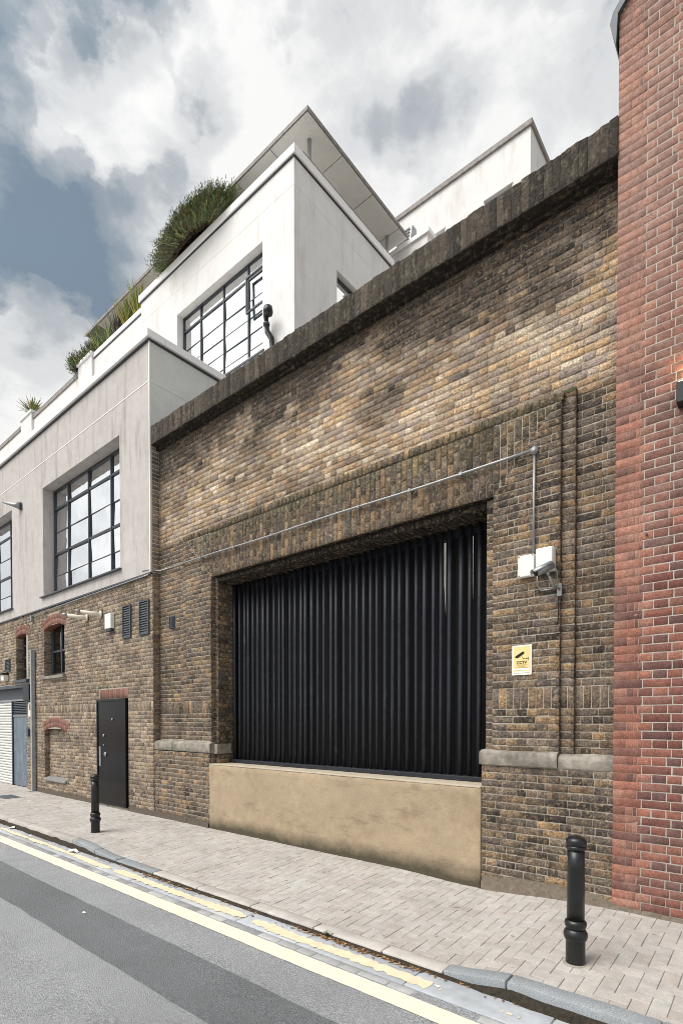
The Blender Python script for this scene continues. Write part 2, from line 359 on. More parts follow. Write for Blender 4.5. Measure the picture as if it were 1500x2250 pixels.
def ex_bluedoor(h, cur):
    cur = h['mixc'](cur, h['rng'](h['noi'](2.6, 7, .7, vecmap(h, (2, 2, .7))), .48, .7, 0, .6), srgb(140, 152, 160))
    return h['mixc'](cur, h['rng'](h['noi'](7, 6, .75, vecmap(h, (2, 2, .5))), .6, .74, 0, .5), srgb(58, 66, 74))
M_BLUEDOOR = mat('blue_grey_painted_door', srgb(98, 110, 122), rough=.45, var=.12, vscale=6, bump=.1, extra=ex_bluedoor)
M_SHUTTER = mat('shutter_steel', srgb(205, 205, 200), rough=.5, var=.08, vscale=6, bump=.05)
M_DARKROOM = mat('dark_interior', srgb(40, 40, 42), rough=.9, var=.1, bump=0)
M_ROOM = mat('room_interior', srgb(120, 120, 118), rough=.9, var=.05, bump=0)
M_CURTAIN = mat('curtain_fabric', srgb(205, 210, 206), rough=.9, var=.08, vscale=8, bump=.1)
def ex_asph(h, cur):
    cur = h['mulv'](cur, h['noi'](170, 2, .6), .45, 1.55, .34, .66)
    cur = h['mulv'](cur, h['noi'](75, 3, .6), .72, 1.28, .34, .66)
    return h['mixc'](cur, h['rng'](h['noi'](95, 2, .5), .70, .73, 0, .6), srgb(190, 188, 184))
M_ASPH = mat('worn_asphalt', srgb(157, 159, 161), rough=.9, var=.07, vscale=3, big=.1, bigscale=.7, bump=1, bscale=110, bdist=.02, extra=ex_asph)
M_ASPH2 = mat('newer_asphalt', srgb(117, 120, 122), rough=.88, var=.08, vscale=3, big=.1, bigscale=.8, bump=1, bscale=110, bdist=.02, extra=ex_asph)
M_PAVER = mat('paving_block', attr=True, rough=.92, var=.12, vscale=12, big=.10, bigscale=1.1, bump=.5, bscale=160, bdist=.005,
              extra=lambda h, c: h['mixc'](h['mulv'](c, h['noi'](190, 3, .7), .8, 1.15, .3, .65), h['rng'](h['noi'](1.4, 7, .7), .52, .74, 0, .45), srgb(126, 116, 102)) if False else h['mixc'](h['mixc'](h['mulv'](c, h['noi'](150, 3, .7), .78, 1.18, .32, .66), h['rng'](h['noi'](1.4, 7, .7), .52, .74, 0, .45), srgb(126, 117, 103)), h['rng'](h['noi'](11, 1, .4), .77, .79, 0, .55), srgb(84, 80, 74)))
M_JOINT = mat('paving_joint', srgb(146, 139, 130), rough=.95, var=.3, vscale=20, bump=.3)
M_GRANITE = mat('granite', attr=True, rough=.75, var=.1, vscale=4, bump=.5, bscale=120, bdist=.005,
                extra=lambda h, c: h['mixc'](h['mulv'](c, h['noi'](120, 2, .6), .68, 1.3, .34, .66), h['rng'](h['noi'](5, 6, .7), .58, .8, 0, .45), srgb(96, 90, 80)))
M_SLAB = mat('gutter_slab', attr=True, rough=.85, var=.12, vscale=9, big=.12, bigscale=2, bump=.35, bscale=120, bdist=.004,
             extra=lambda h, c: h['mixc'](c, h['rng'](h['noi'](3, 7, .7), .56, .78, 0, .5), srgb(140, 140, 136)))
M_DIRT = mat('gutter_dirt', srgb(58, 52, 44), rough=.97, var=.4, vscale=40, bump=1, bscale=70, bdist=.02)
def ex_yel(h, cur):
    return h['mixc'](h['mulv'](cur, h['noi'](260, 2, .6), .88, 1.08, .32, .68), h['rng'](h['noi'](20, 7, .8), .57, .70, 0, .7), srgb(168, 160, 144))
M_YELLOW = mat('yellow_road_paint', srgb(224, 215, 196), rough=.8, var=.05, vscale=8, bump=.6, bscale=200, bdist=.006, extra=ex_yel)
M_WORN = mat('worn_yellow_paint', srgb(218, 204, 174), rough=.85, var=.12, vscale=10, bump=.4, bscale=150, bdist=.004, extra=ex_yel)
M_LEAF = mat('foliage', attr=True, rough=.55, var=.2, vscale=9, bump=0, spec=.25)
M_ARCHRED = M_RED
def glass(name, refl, tint):
    m = bpy.data.materials.new(name); m.use_nodes = True; t = m.node_tree; t.nodes.clear()
    out = nd(t, 'ShaderNodeOutputMaterial'); mx_ = nd(t, 'ShaderNodeMixShader'); gl = nd(t, 'ShaderNodeBsdfGlossy'); tr = nd(t, 'ShaderNodeBsdfTransparent')
    fr = nd(t, 'ShaderNodeLayerWeight'); fr.inputs[0].default_value = .35
    r = nd(t, 'ShaderNodeMapRange'); t.links.new(fr.outputs['Fresnel'], r.inputs[0]); r.inputs[3].default_value = refl; r.inputs[4].default_value = 1
    g = nd(t, 'ShaderNodeNewGeometry'); no = nd(t, 'ShaderNodeTexNoise'); t.links.new(g.outputs['Position'], no.inputs['Vector']); no.inputs['Scale'].default_value = 1.6
    bp = nd(t, 'ShaderNodeBump'); bp.inputs['Strength'].default_value = .25; bp.inputs['Distance'].default_value = .03; t.links.new(no.outputs['Fac'], bp.inputs['Height']); t.links.new(bp.outputs[0], gl.inputs['Normal'])
    gl.inputs['Color'].default_value = (.97, .985, 1, 1); gl.inputs['Roughness'].default_value = .01; tr.inputs[0].default_value = tint
    t.links.new(r.outputs[0], mx_.inputs[0]); t.links.new(tr.outputs[0], mx_.inputs[1]); t.links.new(gl.outputs[0], mx_.inputs[2]); t.links.new(mx_.outputs[0], out.inputs[0])
    return m
M_GLASS = glass('window_glass', .90, (.8, .84, .84, 1))
M_GLASSD = glass('old_window_glass', .12, (.6, .64, .64, 1))
def emis(name, c, s):
    m = bpy.data.materials.new(name); m.use_nodes = True; b = m.node_tree.nodes['Principled BSDF']
    b.inputs['Emission Color'].default_value = c; b.inputs['Emission Strength'].default_value = s; return m

# ------------------------------------------------------------------ ground: road, pavement, kerb
KERB_Y = -1.93; ROAD_Z = -.13
def dip(x):                                             # dropped crossing in front of the gateway
    return sm(-7.9, -6.9, x) * (1 - sm(-1.95, -1.35, x))
def pave_z(x, y):
    k = max(0, min(1, -y / 1.93))
    return -.02 * k - .075 * dip(x) * k ** 1.3 + .05 * sm(-2.6, -1.0, x) * (1 - k) - .03 * sm(-3.5, -2.6, x) * (1 - sm(-2.6, -1.6, x)) * (1 - k)
mb = MB(); n = 60
def grid(mb, x0, x1, y0, y1, nx, ny, zf, cf=None):
    base = len(mb.v)
    for j in range(ny + 1):
        for i in range(nx + 1):
            x = lerp(x0, x1, i / nx); y = lerp(y0, y1, j / ny); mb.vert((x, y, zf(x, y)), cf(x, y) if cf else None)
    for j in range(ny):
        for i in range(nx):
            a = base + j * (nx + 1) + i; mb.quad(a, a + 1, a + nx + 2, a + nx + 1)
mb.poly([(-400, -400, -.30), (400, -400, -.30), (400, 400, -.30), (-400, 400, -.30)])
tag(mb.build('ground', M_JOINT), kind='structure')
mb = MB(); grid(mb, -60, 30, -12, KERB_Y - .02, 90, 12, lambda x, y: ROAD_Z + .03 * sm(-2, -5, y) - .004)
road = tag(mb.build('road', M_ASPH), kind='structure')
mb = MB(); grid(mb, -60, 30, KERB_Y + .1, .6, 240, 16, lambda x, y: pave_z(x, min(0, y)) - .008)
pavement = tag(mb.build('pavement', M_JOINT), kind='structure')
# strip of newer asphalt (a trench reinstatement) with wavering edges
mb = MB(); prev = None
for i in range(241):
    x = -20 + i * .1; y1 = -2.90 + .012 * nz(x * 3, 1) + .02 * nz(x * .6, 4); y0 = -3.42 + .014 * nz(x * 3, 7) + .02 * nz(x * .6, 9)
    z = lambda y: ROAD_Z + .03 * sm(-2, -5, y) + .0005
    a, b = mb.vert((x, y0, z(y0))), mb.vert((x, y1, z(y1)))
    if prev: mb.quad(prev[0], a, b, prev[1])
    prev = (a, b)
tag(mb.build('asphalt_patch', M_ASPH2), kind='structure')
# gutter: big worn slabs with a row of small setts beside them
gutter = tag(empty('gutter'), kind='structure')
x = -17.0; k = 0
while x < 1.2:
    w = random.uniform(.78, 1.12); mb = MB(); t = random.uniform(.88, 1.06); blue = random.uniform(-4, 5)
    c = srgb(172 * t, (175 + blue * .4) * t, (177 + blue) * t)
    rough_box(mb, x + .004, x + w - .004, -2.225, KERB_Y - .035, ROAD_Z - .06, ROAD_Z + .003 + random.uniform(-.003, .003), lambda a, b: c, amp=.002, rnd=.006, n=(6, 3, 1), freq=5, seed=k)
    mb.build('gutter_slab', M_SLAB, gutter, True); x += w; k += 1
x = -12.0; k = 0
while x < 1.0:
    w = random.uniform(.16, .30); mb = MB(); t = random.uniform(.72, 1.0); c = srgb(170 * t, 171 * t, 170 * t)
    rough_box(mb, x + .004, x + w - .004, -2.315, -2.232, ROAD_Z - .05, ROAD_Z + .001 + random.uniform(-.004, .002), lambda a, b: c, amp=.003, rnd=.008, n=(2, 1, 1), freq=14, seed=k)
    mb.build('sett', M_SLAB, gutter, True); x += w; k += 1
mb = MB(); grid(mb, -17, 1.2, -2.335, KERB_Y, 180, 4, lambda x, y: ROAD_Z - .008 + .004 * nz(x * 9, y * 30)); mb.build('dirt', M_DIRT, gutter)
# kerb stones: tall granite at both ends, low flush ones across the crossing
kerb = tag(empty('kerb'), kind='structure')
xs = [-17, -16.1, -15.2, -14.3, -13.4, -12.5, -11.6, -10.7, -9.8, -8.9, -8.05, -7.35, -6.75, -5.85, -4.95, -4.05, -3.2, -2.45, -1.90, -1.42, -.52, .38, 1.3]
for k, (a, b) in enumerate(zip(xs, xs[1:])):
    mb = MB(); gran = b <= -6.7 or a >= -1.95; near = -8.1 < a < -6.7 or a >= -1.95
    t = random.uniform(.93, 1.05)
    c = srgb(140 * t, 145 * t, 148 * t) if near else (srgb(174 * t, 169 * t, 163 * t))
    rough_box(mb, a + .005, b - .005, KERB_Y - .012, KERB_Y + .125, -.28, .012 if gran else .004, lambda p, q: c, amp=.004, rnd=.009, n=(8, 2, 4), freq=6, seed=k, zf=lambda x, y: pave_z(x, -1.9))
    mb.build('kerb_stone', M_GRANITE if near else M_SLAB, kerb, True)
mb = MB()                                             # soil and grime caked on the kerb's face above the gutter
for seg in ((-17, 1.2),):
    prev = None; N = int((seg[1] - seg[0]) * 14)
    for i in range(N + 1):
        x = lerp(*seg, i / N); top = pave_z(x, -1.9) - .045 - .02 * nz(x * 4, 2); fade = min(1, (x - seg[0]) * 2 if seg[0] < -8 else 1)
        top = max(top, ROAD_Z + .022 + .006 * nz(x * 5, 8))
        ring = [mb.vert((x, KERB_Y - .055 - .02 * nz(x * 6, 5), ROAD_Z - .001)), mb.vert((x, KERB_Y - .03 - .012 * nz(x * 9, 6), lerp(ROAD_Z, top, .5))), mb.vert((x, KERB_Y - .015, top)), mb.vert((x, KERB_Y + .01, top))]
        if prev:
            for q in range(3): mb.quad(prev[q], ring[q], ring[q + 1], prev[q + 1])
        prev = ring
mb.build('grime', M_DIRT, kerb, True)
# painted lines
mb = MB(); prev = None
for i in range(700):
    x = -18 + i * .03; y1 = -2.335 + .006 * nz(x * 9, 3) + .01 * nz(x * .8, 2); y0 = -2.500 + .006 * nz(x * 9, 8) + .01 * nz(x * .8, 2)
    z = ROAD_Z + .005
    a, b = mb.vert((x, y0, z)), mb.vert((x, y1, z))
    if prev: mb.quad(prev[0], a, b, prev[1])
    prev = (a, b)
lines = tag(empty('road_marking'), kind='structure'); mb.build('yellow_line', M_YELLOW, lines)
mb = MB(); prev = None
for i in range(1300):
    x = -14 + i * .012
    wear = fbmn(x * .9, 3.3) + .35 * nz(x * 5, 1)
    hw = .062 + .03 * nz(x * 2.2, 5) + .022 * nz(x * 17, 4) + .012 * nz(x * 40, 4) - max(0, wear - .42) * .35 - (.05 if x > -1.9 else 0) - (.02 if x < -7.5 else 0)
    y = -2.115 + .03 * nz(x * 1.1, 8) + .012 * nz(x * 13, 3); z = ROAD_Z + .0085
    if hw < .012: prev = None; continue
    a, b = mb.vert((x, y - hw, z)), mb.vert((x, y + hw * (.7 + .3 * nz(x * 21, 2)), z))
    if prev: mb.quad(prev[0], a, b, prev[1])
    prev = (a, b)
mb.build('worn_yellow_line', M_WORN, lines)

# herringbone paving blocks
blocks = []
def pcol(x, y):
    t = random.uniform(.97, 1.02); r = random.random(); base = (173, 168, 162) if r < .8 else ((168, 161, 154) if r < .92 else (175, 172, 167))
    return srgb(*[q * t for q in base])
def add_block(x0, x1, y0, y1):
    if y1 < KERB_Y + .13 or y0 > -.02: return
    y0 = max(y0, KERB_Y + .13); y1 = min(y1, -.02)
    if y1 - y0 < .02: return
    blocks.append((x0, x1, y0, y1))
u = .1025
for i in range(-175, 22):
    for j in range(-20, 2):
        m = (i - j) % 4
        if m == 0: add_block(i * u, (i + 2) * u, j * u, (j + 1) * u)
        elif m == 3: add_block(i * u, (i + 1) * u, j * u, (j + 2) * u)
def block_geo(mb, b, seed):
    x0, x1, y0, y1 = b; g = .0014; c = pcol(x0, y0); tz = random.uniform(-.0022, .0022); tx = random.uniform(-.008, .008); ty = random.uniform(-.008, .008)
    e = .003; mx_, my = (x0 + x1) / 2, (y0 + y1) / 2
    def Z(x, y, dz): return pave_z(x, y) + tz + (x - mx_) * tx + (y - my) * ty + dz
    A = [(x0 + g, y0 + g), (x1 - g, y0 + g), (x1 - g, y1 - g), (x0 + g, y1 - g)]; Bq = [(x0 + g + e, y0 + g + e), (x1 - g - e, y0 + g + e), (x1 - g - e, y1 - g - e), (x0 + g + e, y1 - g - e)]
    lo = [mb.vert((x, y, Z(x, y, -.03)), c) for x, y in A]; mid = [mb.vert((x, y, Z(x, y, -.003)), c) for x, y in A]; top = [mb.vert((x, y, Z(x, y, 0)), c) for x, y in Bq]
    mb.quad(*top)
    for k in range(4):
        mb.quad(mid[k], mid[(k + 1) % 4], top[(k + 1) % 4], top[k]); mb.quad(lo[k], lo[(k + 1) % 4], mid[(k + 1) % 4], mid[k])
def split_near(items, centre, limit=300):
    vis = [it for it in items if seen(centre(it))]
    vis.sort(key=lambda it: (Vector(centre(it)) - CAM).length)
    near = vis[:limit]; ids = set(id(i) for i in near)
    return near, [it for it in items if id(it) not in ids]
near, rest = split_near(blocks, lambda b: ((b[0] + b[1]) / 2, (b[2] + b[3]) / 2, 0))
for k, b in enumerate(near):
    mb = MB(); block_geo(mb, b, k); mb.build('paving_block', M_PAVER, pavement)
mb = MB()
for k, b in enumerate(rest): block_geo(mb, b, k)
mb.build('block_paving', M_PAVER, pavement, kind='stuff')

# ------------------------------------------------------------------ brickwork
CH = .0757
def front(Y): return lambda a, d, z: (a, Y - d, z)
def side(X): return lambda a, d, z: (X + d, a, z)
def soffit(Z): return lambda a, d, z: (a, z, Z - d)
class Masonry:
    def __init__(s): s.items = []; s.mort = MB()
    def brick(s, M, q, cf, **kw):
        if q[1][0] - q[0][0] < .02 and q[2][0] - q[3][0] < .02: return
        s.items.append((M, q, cf, kw))
    def courses(s, M, z0, z1, ints, pick, joint=.0065, jh=.0115, bond='english', start=0, ch=CH, kw=None, jit=.003):
        """ints(z) -> list of (left(z), right(z)) callables or numbers"""
        n_ = max(1, round((z1 - z0) / ch)); h = (z1 - z0) / n_
        for k in range(n_):
            za, zb = z0 + k * h + jh / 2, z0 + (k + 1) * h - jh / 2; kc = k + start
            for (l, r) in ints((za + zb) / 2):
                L_ = l if callable(l) else (lambda z, l=l: l); R_ = r if callable(r) else (lambda z, r=r: r)
                lo = min(L_(za), L_(zb)); hi = max(R_(za), R_(zb))
                st = (kc % 2 == 0) if bond == 'english' else True
                unit = .222 if st else .106
                x_ = lo - (0 if st else unit * .5) if bond == 'english' else lo - (kc % 2) * .1135
                if hi - lo < .3: x_ = lo
                while x_ < hi - .012:
                    wdt = unit * random.uniform(.95, 1.05)
                    if bond == 'flemish' : wdt = (.226 if (int(x_ * 100) + kc) % 2 else .1135)
                    xe = x_ + wdt
                    if hi - xe < .035: xe = hi + joint
                    qa, qb = max(x_, L_(za)), max(x_, L_(zb)); ra, rb = min(xe - joint, R_(za)), min(xe - joint, R_(zb))
                    if ra - qa > .018 or rb - qb > .018:
                        dz = random.uniform(-1, 1) * jit * .5; kd = dict(kw or {}); kd['d0'] = random.uniform(-.002, .003)
                        s.brick(M, ((qa, za + dz), (max(ra, qa + .004), za + dz), (max(rb, qb + .004), zb + dz), (qb, zb + dz)), pick((qa + ra) / 2, (za + zb) / 2), **kd)
                    x_ = xe
    def soldiers(s, M, z0, z1, x0, x1, pick, rows=1, w=CH, joint=.009, lx=None, rx=None, kw=None, stag=True):
        L_ = lx or (lambda z: x0); R_ = rx or (lambda z: x1); n_ = max(1, round((x1 - x0) / w)); ww = (x1 - x0) / n_
        for i in range(n_):
            xa, xb = x0 + i * ww + joint / 2, x0 + (i + 1) * ww - joint / 2
            edges = [z0 + (z1 - z0) * k / rows for k in range(rows + 1)]
            if stag and rows > 1 and i % 2: edges = [z0] + [z0 + (z1 - z0) * (k + .5) / rows for k in range(rows)] + [z1]
            segs = []
            for za, zb in zip(edges, edges[1:]):
                za += joint / 2; zb -= joint / 2
                if lx and (min(L_(za), L_(zb)) < xb and max(L_(za), L_(zb)) > xa or min(R_(za), R_(zb)) < xb and max(R_(za), R_(zb)) > xa):
                    nn = max(1, round((zb - za) / .05)); segs += [(lerp(za, zb, q / nn), lerp(za, zb, (q + 1) / nn)) for q in range(nn)]
                else: segs.append((za, zb))
            for za, zb in segs:
                qa, qb = max(xa, L_(za)), max(xa, L_(zb)); ra, rb = min(xb, R_(za)), min(xb, R_(zb))
                if ra - qa < .012 and rb - qb < .012: continue
                s.brick(M, ((qa, za), (max(ra, qa + .004), za), (max(rb, qb + .004), zb), (qb, zb)), pick((xa + xb) / 2, (za + zb) / 2), **(kw or {}))
    def backing(s, M, a0, a1, z0, z1, cf, d=-.006, step=.12):
        nx = max(1, int((a1 - a0) / step)); ny = max(1, int((z1 - z0) / step)); base = len(s.mort.v)
        for j in range(ny + 1):
            for i in range(nx + 1):
                a, z = lerp(a0, a1, i / nx), lerp(z0, z1, j / ny); s.mort.vert(M(a, d + .003 * nz(a * 5, z * 5), z), cf(a, z))
        for j in range(ny):
            for i in range(nx): q = base + j * (nx + 1) + i; s.mort.quad(q, q + 1, q + nx + 2, q + nx + 1)
    def finish(s, parent, mat_, mmat, name='brick', rest='brickwork', limit=300, near_only=None):
        def cen(it): q = it[1]; return it[0]((q[0][0] + q[2][0]) / 2, 0, (q[0][1] + q[2][1]) / 2)
        near, rst = split_near(s.items, cen, limit)
        for k, it in enumerate(near):
            b = MB(); face_piece(b, it[0], it[1], it[2], seed=k % 17, nx=6, nzv=4, **it[3]); b.build(name, mat_, parent, True)
        b = MB()
        for k, it in enumerate(rst): face_piece(b, it[0], it[1], it[2], seed=k % 17, nx=5, nzv=4, **it[3])
        if b.f: b.build(rest, mat_, parent, True, kind='stuff')
        if s.mort.f: s.mort.build('mortar', mmat, parent, True)

# soot and weather on the old stock-brick wall (stains with a shape of their own)
DK = [(-3.75, 5.75, .50), (-2.0, 6.05, .42), (-6.2, 6.05, .5), (-5.2, 5.1, .35), (-8.3, 6.3, .5)]
LT = [(-1.75, 5.45, .45), (-4.7, 5.55, .7), (-7.3, 5.5, .7), (-2.8, 5.55, .5), (-3.4, 5.25, .5), (-8.2, 5.2, .5)]
def soot(x, z):
    s = .36 + .46 * fbmn(x * .55, z * .8) + .34 * nz(x * 1.9, z * 2.6, 4)
    if z > 4.9:
        s += .85 * sm(5.95, 6.6, z + .38 * nz(x * 1.3, 2.2) + .2 * nz(x * 4, 6))
        for a, b, r in DK: s += .45 * math.exp(-(((x - a) / r) ** 2 + ((z - b) / (r * .6)) ** 2))
        for a, b, r in LT: s -= .40 * math.exp(-(((x - a) / r) ** 2 + ((z - b) / (r * .5)) ** 2))
    else: s = .58 + .7 * (s - .36)
    return max(0, min(1, s))
UP = [srgb(*c) for c in ((216, 198, 164), (206, 174, 124), (194, 168, 130), (186, 160, 128), (212, 190, 154), (176, 142, 104), (192, 172, 146), (200, 164, 112), (172, 154, 136))]
LOW = [srgb(*c) for c in ((190, 152, 98), (178, 144, 100), (160, 136, 104), (146, 126, 102), (136, 120, 102), (156, 126, 92), (130, 116, 102), (150, 134, 112), (124, 112, 100))]
def warmer(l): return [(c[0], c[1] * .972, c[2] * 1.03, 1) for c in l]
UP, LOW = warmer(UP), warmer(LOW)
DARKB = [srgb(*c) for c in ((66, 58, 52), (58, 52, 47), (64, 56, 48), (52, 48, 45))]
def pick_brown(x, z):
    r = random.random(); base = random.choice(UP if z > 4.9 else LOW); dk = random.choice(DARKB); t0 = random.uniform(-.15, .16) + (.3 if random.random() < .07 else 0); v = random.uniform(.83, 1.13)
    base = tuple(q * v for q in base[:3]) + (1,)
    return lambda a, b: lerpc(base, dk, max(0, min(1, soot(a, b) + t0 + .25 * nz(a * 11, b * 13, 3))))
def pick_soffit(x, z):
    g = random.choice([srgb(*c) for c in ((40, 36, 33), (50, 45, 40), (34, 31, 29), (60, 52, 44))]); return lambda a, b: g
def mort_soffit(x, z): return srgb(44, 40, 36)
def mort_brown(x, z):
    s = soot(x, z)
    return lerpc(srgb(172, 161, 142) if z > 4.9 else srgb(184, 176, 160), srgb(92, 85, 76), min(1, s * .9) if z > 4.9 else min(.75, s * .45 + .2 * nz(x * 2, z * 2)))
moss_c = srgb(76, 78, 52)
def pick_moss(amt):
    def f(x, z):
        g = pick_brown(x, z - .3)
        return lambda a, b: lerpc(g(a, b), moss_c, max(0, min(1, amt + .55 * fbmn(a * 1.2, b * 3) + .2 * nz(a * 7, b * 9))))
    return f
def pick_arch(x, z):
    g = pick_brown(x, 3.0); v = random.uniform(.86, 1.12)
    return lambda a, b: lerpc(tuple(q * v for q in g(a, b)[:3]) + (1,), moss_c, max(0, sm(4.45, 4.85, b) * .45 + .3 * nz(a * 2, b * 3)))

wall = empty('brick_wall', (-5, 0, 0), 'tall sooty yellow stock brick wall with a barred gateway and dark coping', 'wall')
ms = Masonry(); XL, XR = -8.87, -1.18; OL, OR = -7.19, -2.35; PL, PR = -7.90, -1.672; QL, QR = -8.04, -1.548
F0, F1, F2, FP = front(0), front(-.045), front(-.09), front(-.125)
KWU = dict(rough=.006, bev=.0035); KWL = dict(rough=.004, bev=.003)
# plinth
ms.courses(FP, .0, 1.21, lambda z: [(XL, OL + .0)], pick_brown, kw=KWL); ms.courses(FP, .0, 1.287, lambda z: [(-2.45, XR)], pick_brown, kw=KWL)
ms.backing(FP, XL, OL, -.2, 1.21, mort_brown); ms.backing(FP, -2.45, XR, -.2, 1.29, mort_brown)
for (za, zb) in ((1.418, 1.872), (2.085, 4.10)):
    ms.courses(F0, za, zb, lambda z: [(XL, QL), (QR, XR)], pick_brown, kw=KWL, start=1)
    ms.courses(F1, za, zb, lambda z: [(QL, PL), (PR, QR)], pick_brown, kw=KWL)
    ms.courses(F2, za, zb, lambda z: [(PL, OL), (OR, PR)], pick_brown, kw=KWL)
for M_, a, b in ((F0, XL, QL), (F0, QR, XR), (F1, QL, PL), (F1, PR, QR), (F2, PL, OL), (F2, OR, PR)):
    ms.soldiers(M_, 1.872, 2.085, a, b, pick_brown, kw=KWL)
    ms.backing(M_, a, b, 1.2, 4.1, mort_brown)
    ms.backing(M_, a, b, 4.1, 4.92, mort_brown)
ms.backing(F2, OL, OR, 4.1, 4.92, lambda a, b: lerpc(srgb(112, 102, 86), srgb(72, 68, 52), sm(4.4, 4.9, b)))
# beside the flat arch: horizontal courses with slanting ends
sl = lambda z: lerp(OL, PL + .05, (z - 4.1) / .72); sr = lambda z: lerp(OR, PR - .05, (z - 4.1) / .72)
ms.courses(F0, 4.10, 4.93, lambda z: [(XL, QL), (QR, XR)], pick_brown, kw=KWL)
ms.courses(F1, 4.10, 4.93, lambda z: [(QL, PL), (PR, QR)], pick_brown, kw=KWL)
ms.courses(F2, 4.10, 4.82, lambda z: [(PL, lambda q: sl(q) - .006), (lambda q: sr(q) + .006, PR)], pick_brown, kw=KWL)
# upper wall
ms.courses(F0, 4.93, 6.74, lambda z: [(XL, XR)], pick_brown, kw=KWU, jit=.006)
ms.backing(F0, XL, XR, 4.9, 6.78, mort_brown, d=-.006)
# jambs (facing right), inner order and soffits
ms.courses(side(OL), 1.05, 4.10, lambda z: [(-.09, 0.0)], pick_brown, kw=KWL, bond='x'); ms.backing(side(OL), -.09, .02, .9, 4.12, mort_brown)
ms.courses(side(-7.13), 1.05, 4.02, lambda z: [(.0, .62)], pick_brown, kw=KWL); ms.backing(side(-7.13), 0, .7, .9, 4.05, mort_brown)
ms.courses(F0, 1.05, 4.03, lambda z: [(OL, -7.13), (-2.46, OR)], pick_brown, kw=KWL, bond='x'); ms.backing(F0, OL - .02, -7.13, 1, 4.1, mort_brown); ms.backing(F0, -2.46, OR + .02, 1, 4.1, mort_brown)
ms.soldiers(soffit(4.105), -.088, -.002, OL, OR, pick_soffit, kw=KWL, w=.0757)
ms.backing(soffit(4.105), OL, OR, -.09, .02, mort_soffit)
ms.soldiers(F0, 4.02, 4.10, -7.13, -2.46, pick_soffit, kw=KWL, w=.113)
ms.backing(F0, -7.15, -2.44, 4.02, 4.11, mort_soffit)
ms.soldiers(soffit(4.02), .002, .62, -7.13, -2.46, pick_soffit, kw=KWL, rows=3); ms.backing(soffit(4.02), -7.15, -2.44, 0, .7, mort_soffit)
for X_, y0_, y1_ in ((PR, -.09, -.045), (QR, -.045, 0)):
    ms.courses(side(X_), 1.38, 4.9, lambda z: [(y0_ + .003, y1_)], pick_brown, kw=dict(rough=.003, bev=.002), bond='x'); ms.backing(side(X_), y0_ + .004, y1_ + .004, 1.3, 4.91, mort_brown, d=-.004)
ms.finish(wall, M_BRICK, M_MORTAR)
# the flat arch of upright bricks and the mossy course on top of it
ar = Masonry()
ar.soldiers(F2, 4.10, 4.815, PL, PR, pick_arch, rows=3, lx=sl, rx=sr, kw=KWL)
ar.finish(wall, M_BRICK, M_MORTAR, 'arch_brick', 'arch_brickwork')
ar = Masonry(); FM = front(-.098)
ar.soldiers(FM, 4.82, 4.925, PL - .03, PR + .03, pick_moss(.30), kw=dict(rough=.008, bev=.008, depth=.1), w=CH)
ar.finish(wall, M_BRICK, M_MORTAR, 'drip_course_brick', 'drip_course')
mb = MB(); mb.box(PL - .02, PR + .02, -.088, .02, 4.83, 4.912, srgb(80, 76, 58)); mb.box(QL, PL, -.05, .02, 4.9, 4.93, moss_c); mb.box(PR, QR, -.05, .02, 4.9, 4.93, moss_c)
mb.build('drip_bed', M_MORTAR, wall)
# the body of the wall behind the facing
mb = MB(); cb = srgb(90, 82, 72)
mb.box(XL, OL - .004, .03, .45, 0, 6.8, cb); mb.box(OR + .004, XR, .03, .45, 0, 6.8, cb); mb.box(OL - .004, OR + .004, .03, .45, 4.12, 6.8, cb)
mb.box(-2.46 + .004, OR + .01, .016, .7, 0, 4.12, cb); mb.box(OL - .01, -7.134, .016, .7, 0, 4.12, cb)
mb.build('core', M_MORTAR, wall)
# coping of upright rough bricks
x = XL + .012; k = 0
while x < XR:
    w = random.choice((.07, .075, .08, .09, .105)); xe = min(x + w, XR); mb = MB(); t = random.uniform(.78, 1.22)
    c = srgb(*[min(255, q * t) for q in random.choice(((72, 65, 58), (80, 73, 65), (67, 61, 55), (88, 80, 70), (70, 65, 57)))])
    top = 7.105 + .016 * nz(x * 2.2, 1) + random.uniform(-.008, .008)
    rough_box(mb, x + .0004, xe - .0004, -.15 + random.uniform(-.002, .002), .30, 6.778, top, lambda a, b: c, amp=.009, rnd=.004, n=(3, 3, 6), freq=17, seed=0)
    mb.build('coping_brick', M_COPING, wall, True); x = xe; k += 1
mb = MB(); mb.box(XL, XR, -.140, .29, 6.785, 7.08, srgb(78, 73, 64)); mb.build('coping_core', M_COPING, wall); mb = MB(); prev = None
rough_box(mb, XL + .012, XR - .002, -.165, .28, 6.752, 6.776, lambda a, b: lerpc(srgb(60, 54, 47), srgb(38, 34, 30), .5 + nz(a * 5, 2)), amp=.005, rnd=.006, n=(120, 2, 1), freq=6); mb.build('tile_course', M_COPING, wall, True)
mb = MB(); rough_box(mb, XL, XR - .002, -.055, .1, 6.70, 6.751, lambda a, b: srgb(40, 36, 32), amp=.004, rnd=.006, n=(120, 2, 1), freq=6); mb.build('coping_bed', M_COPING, wall, True)  # near-black colour paints the deep shadow band under the coping
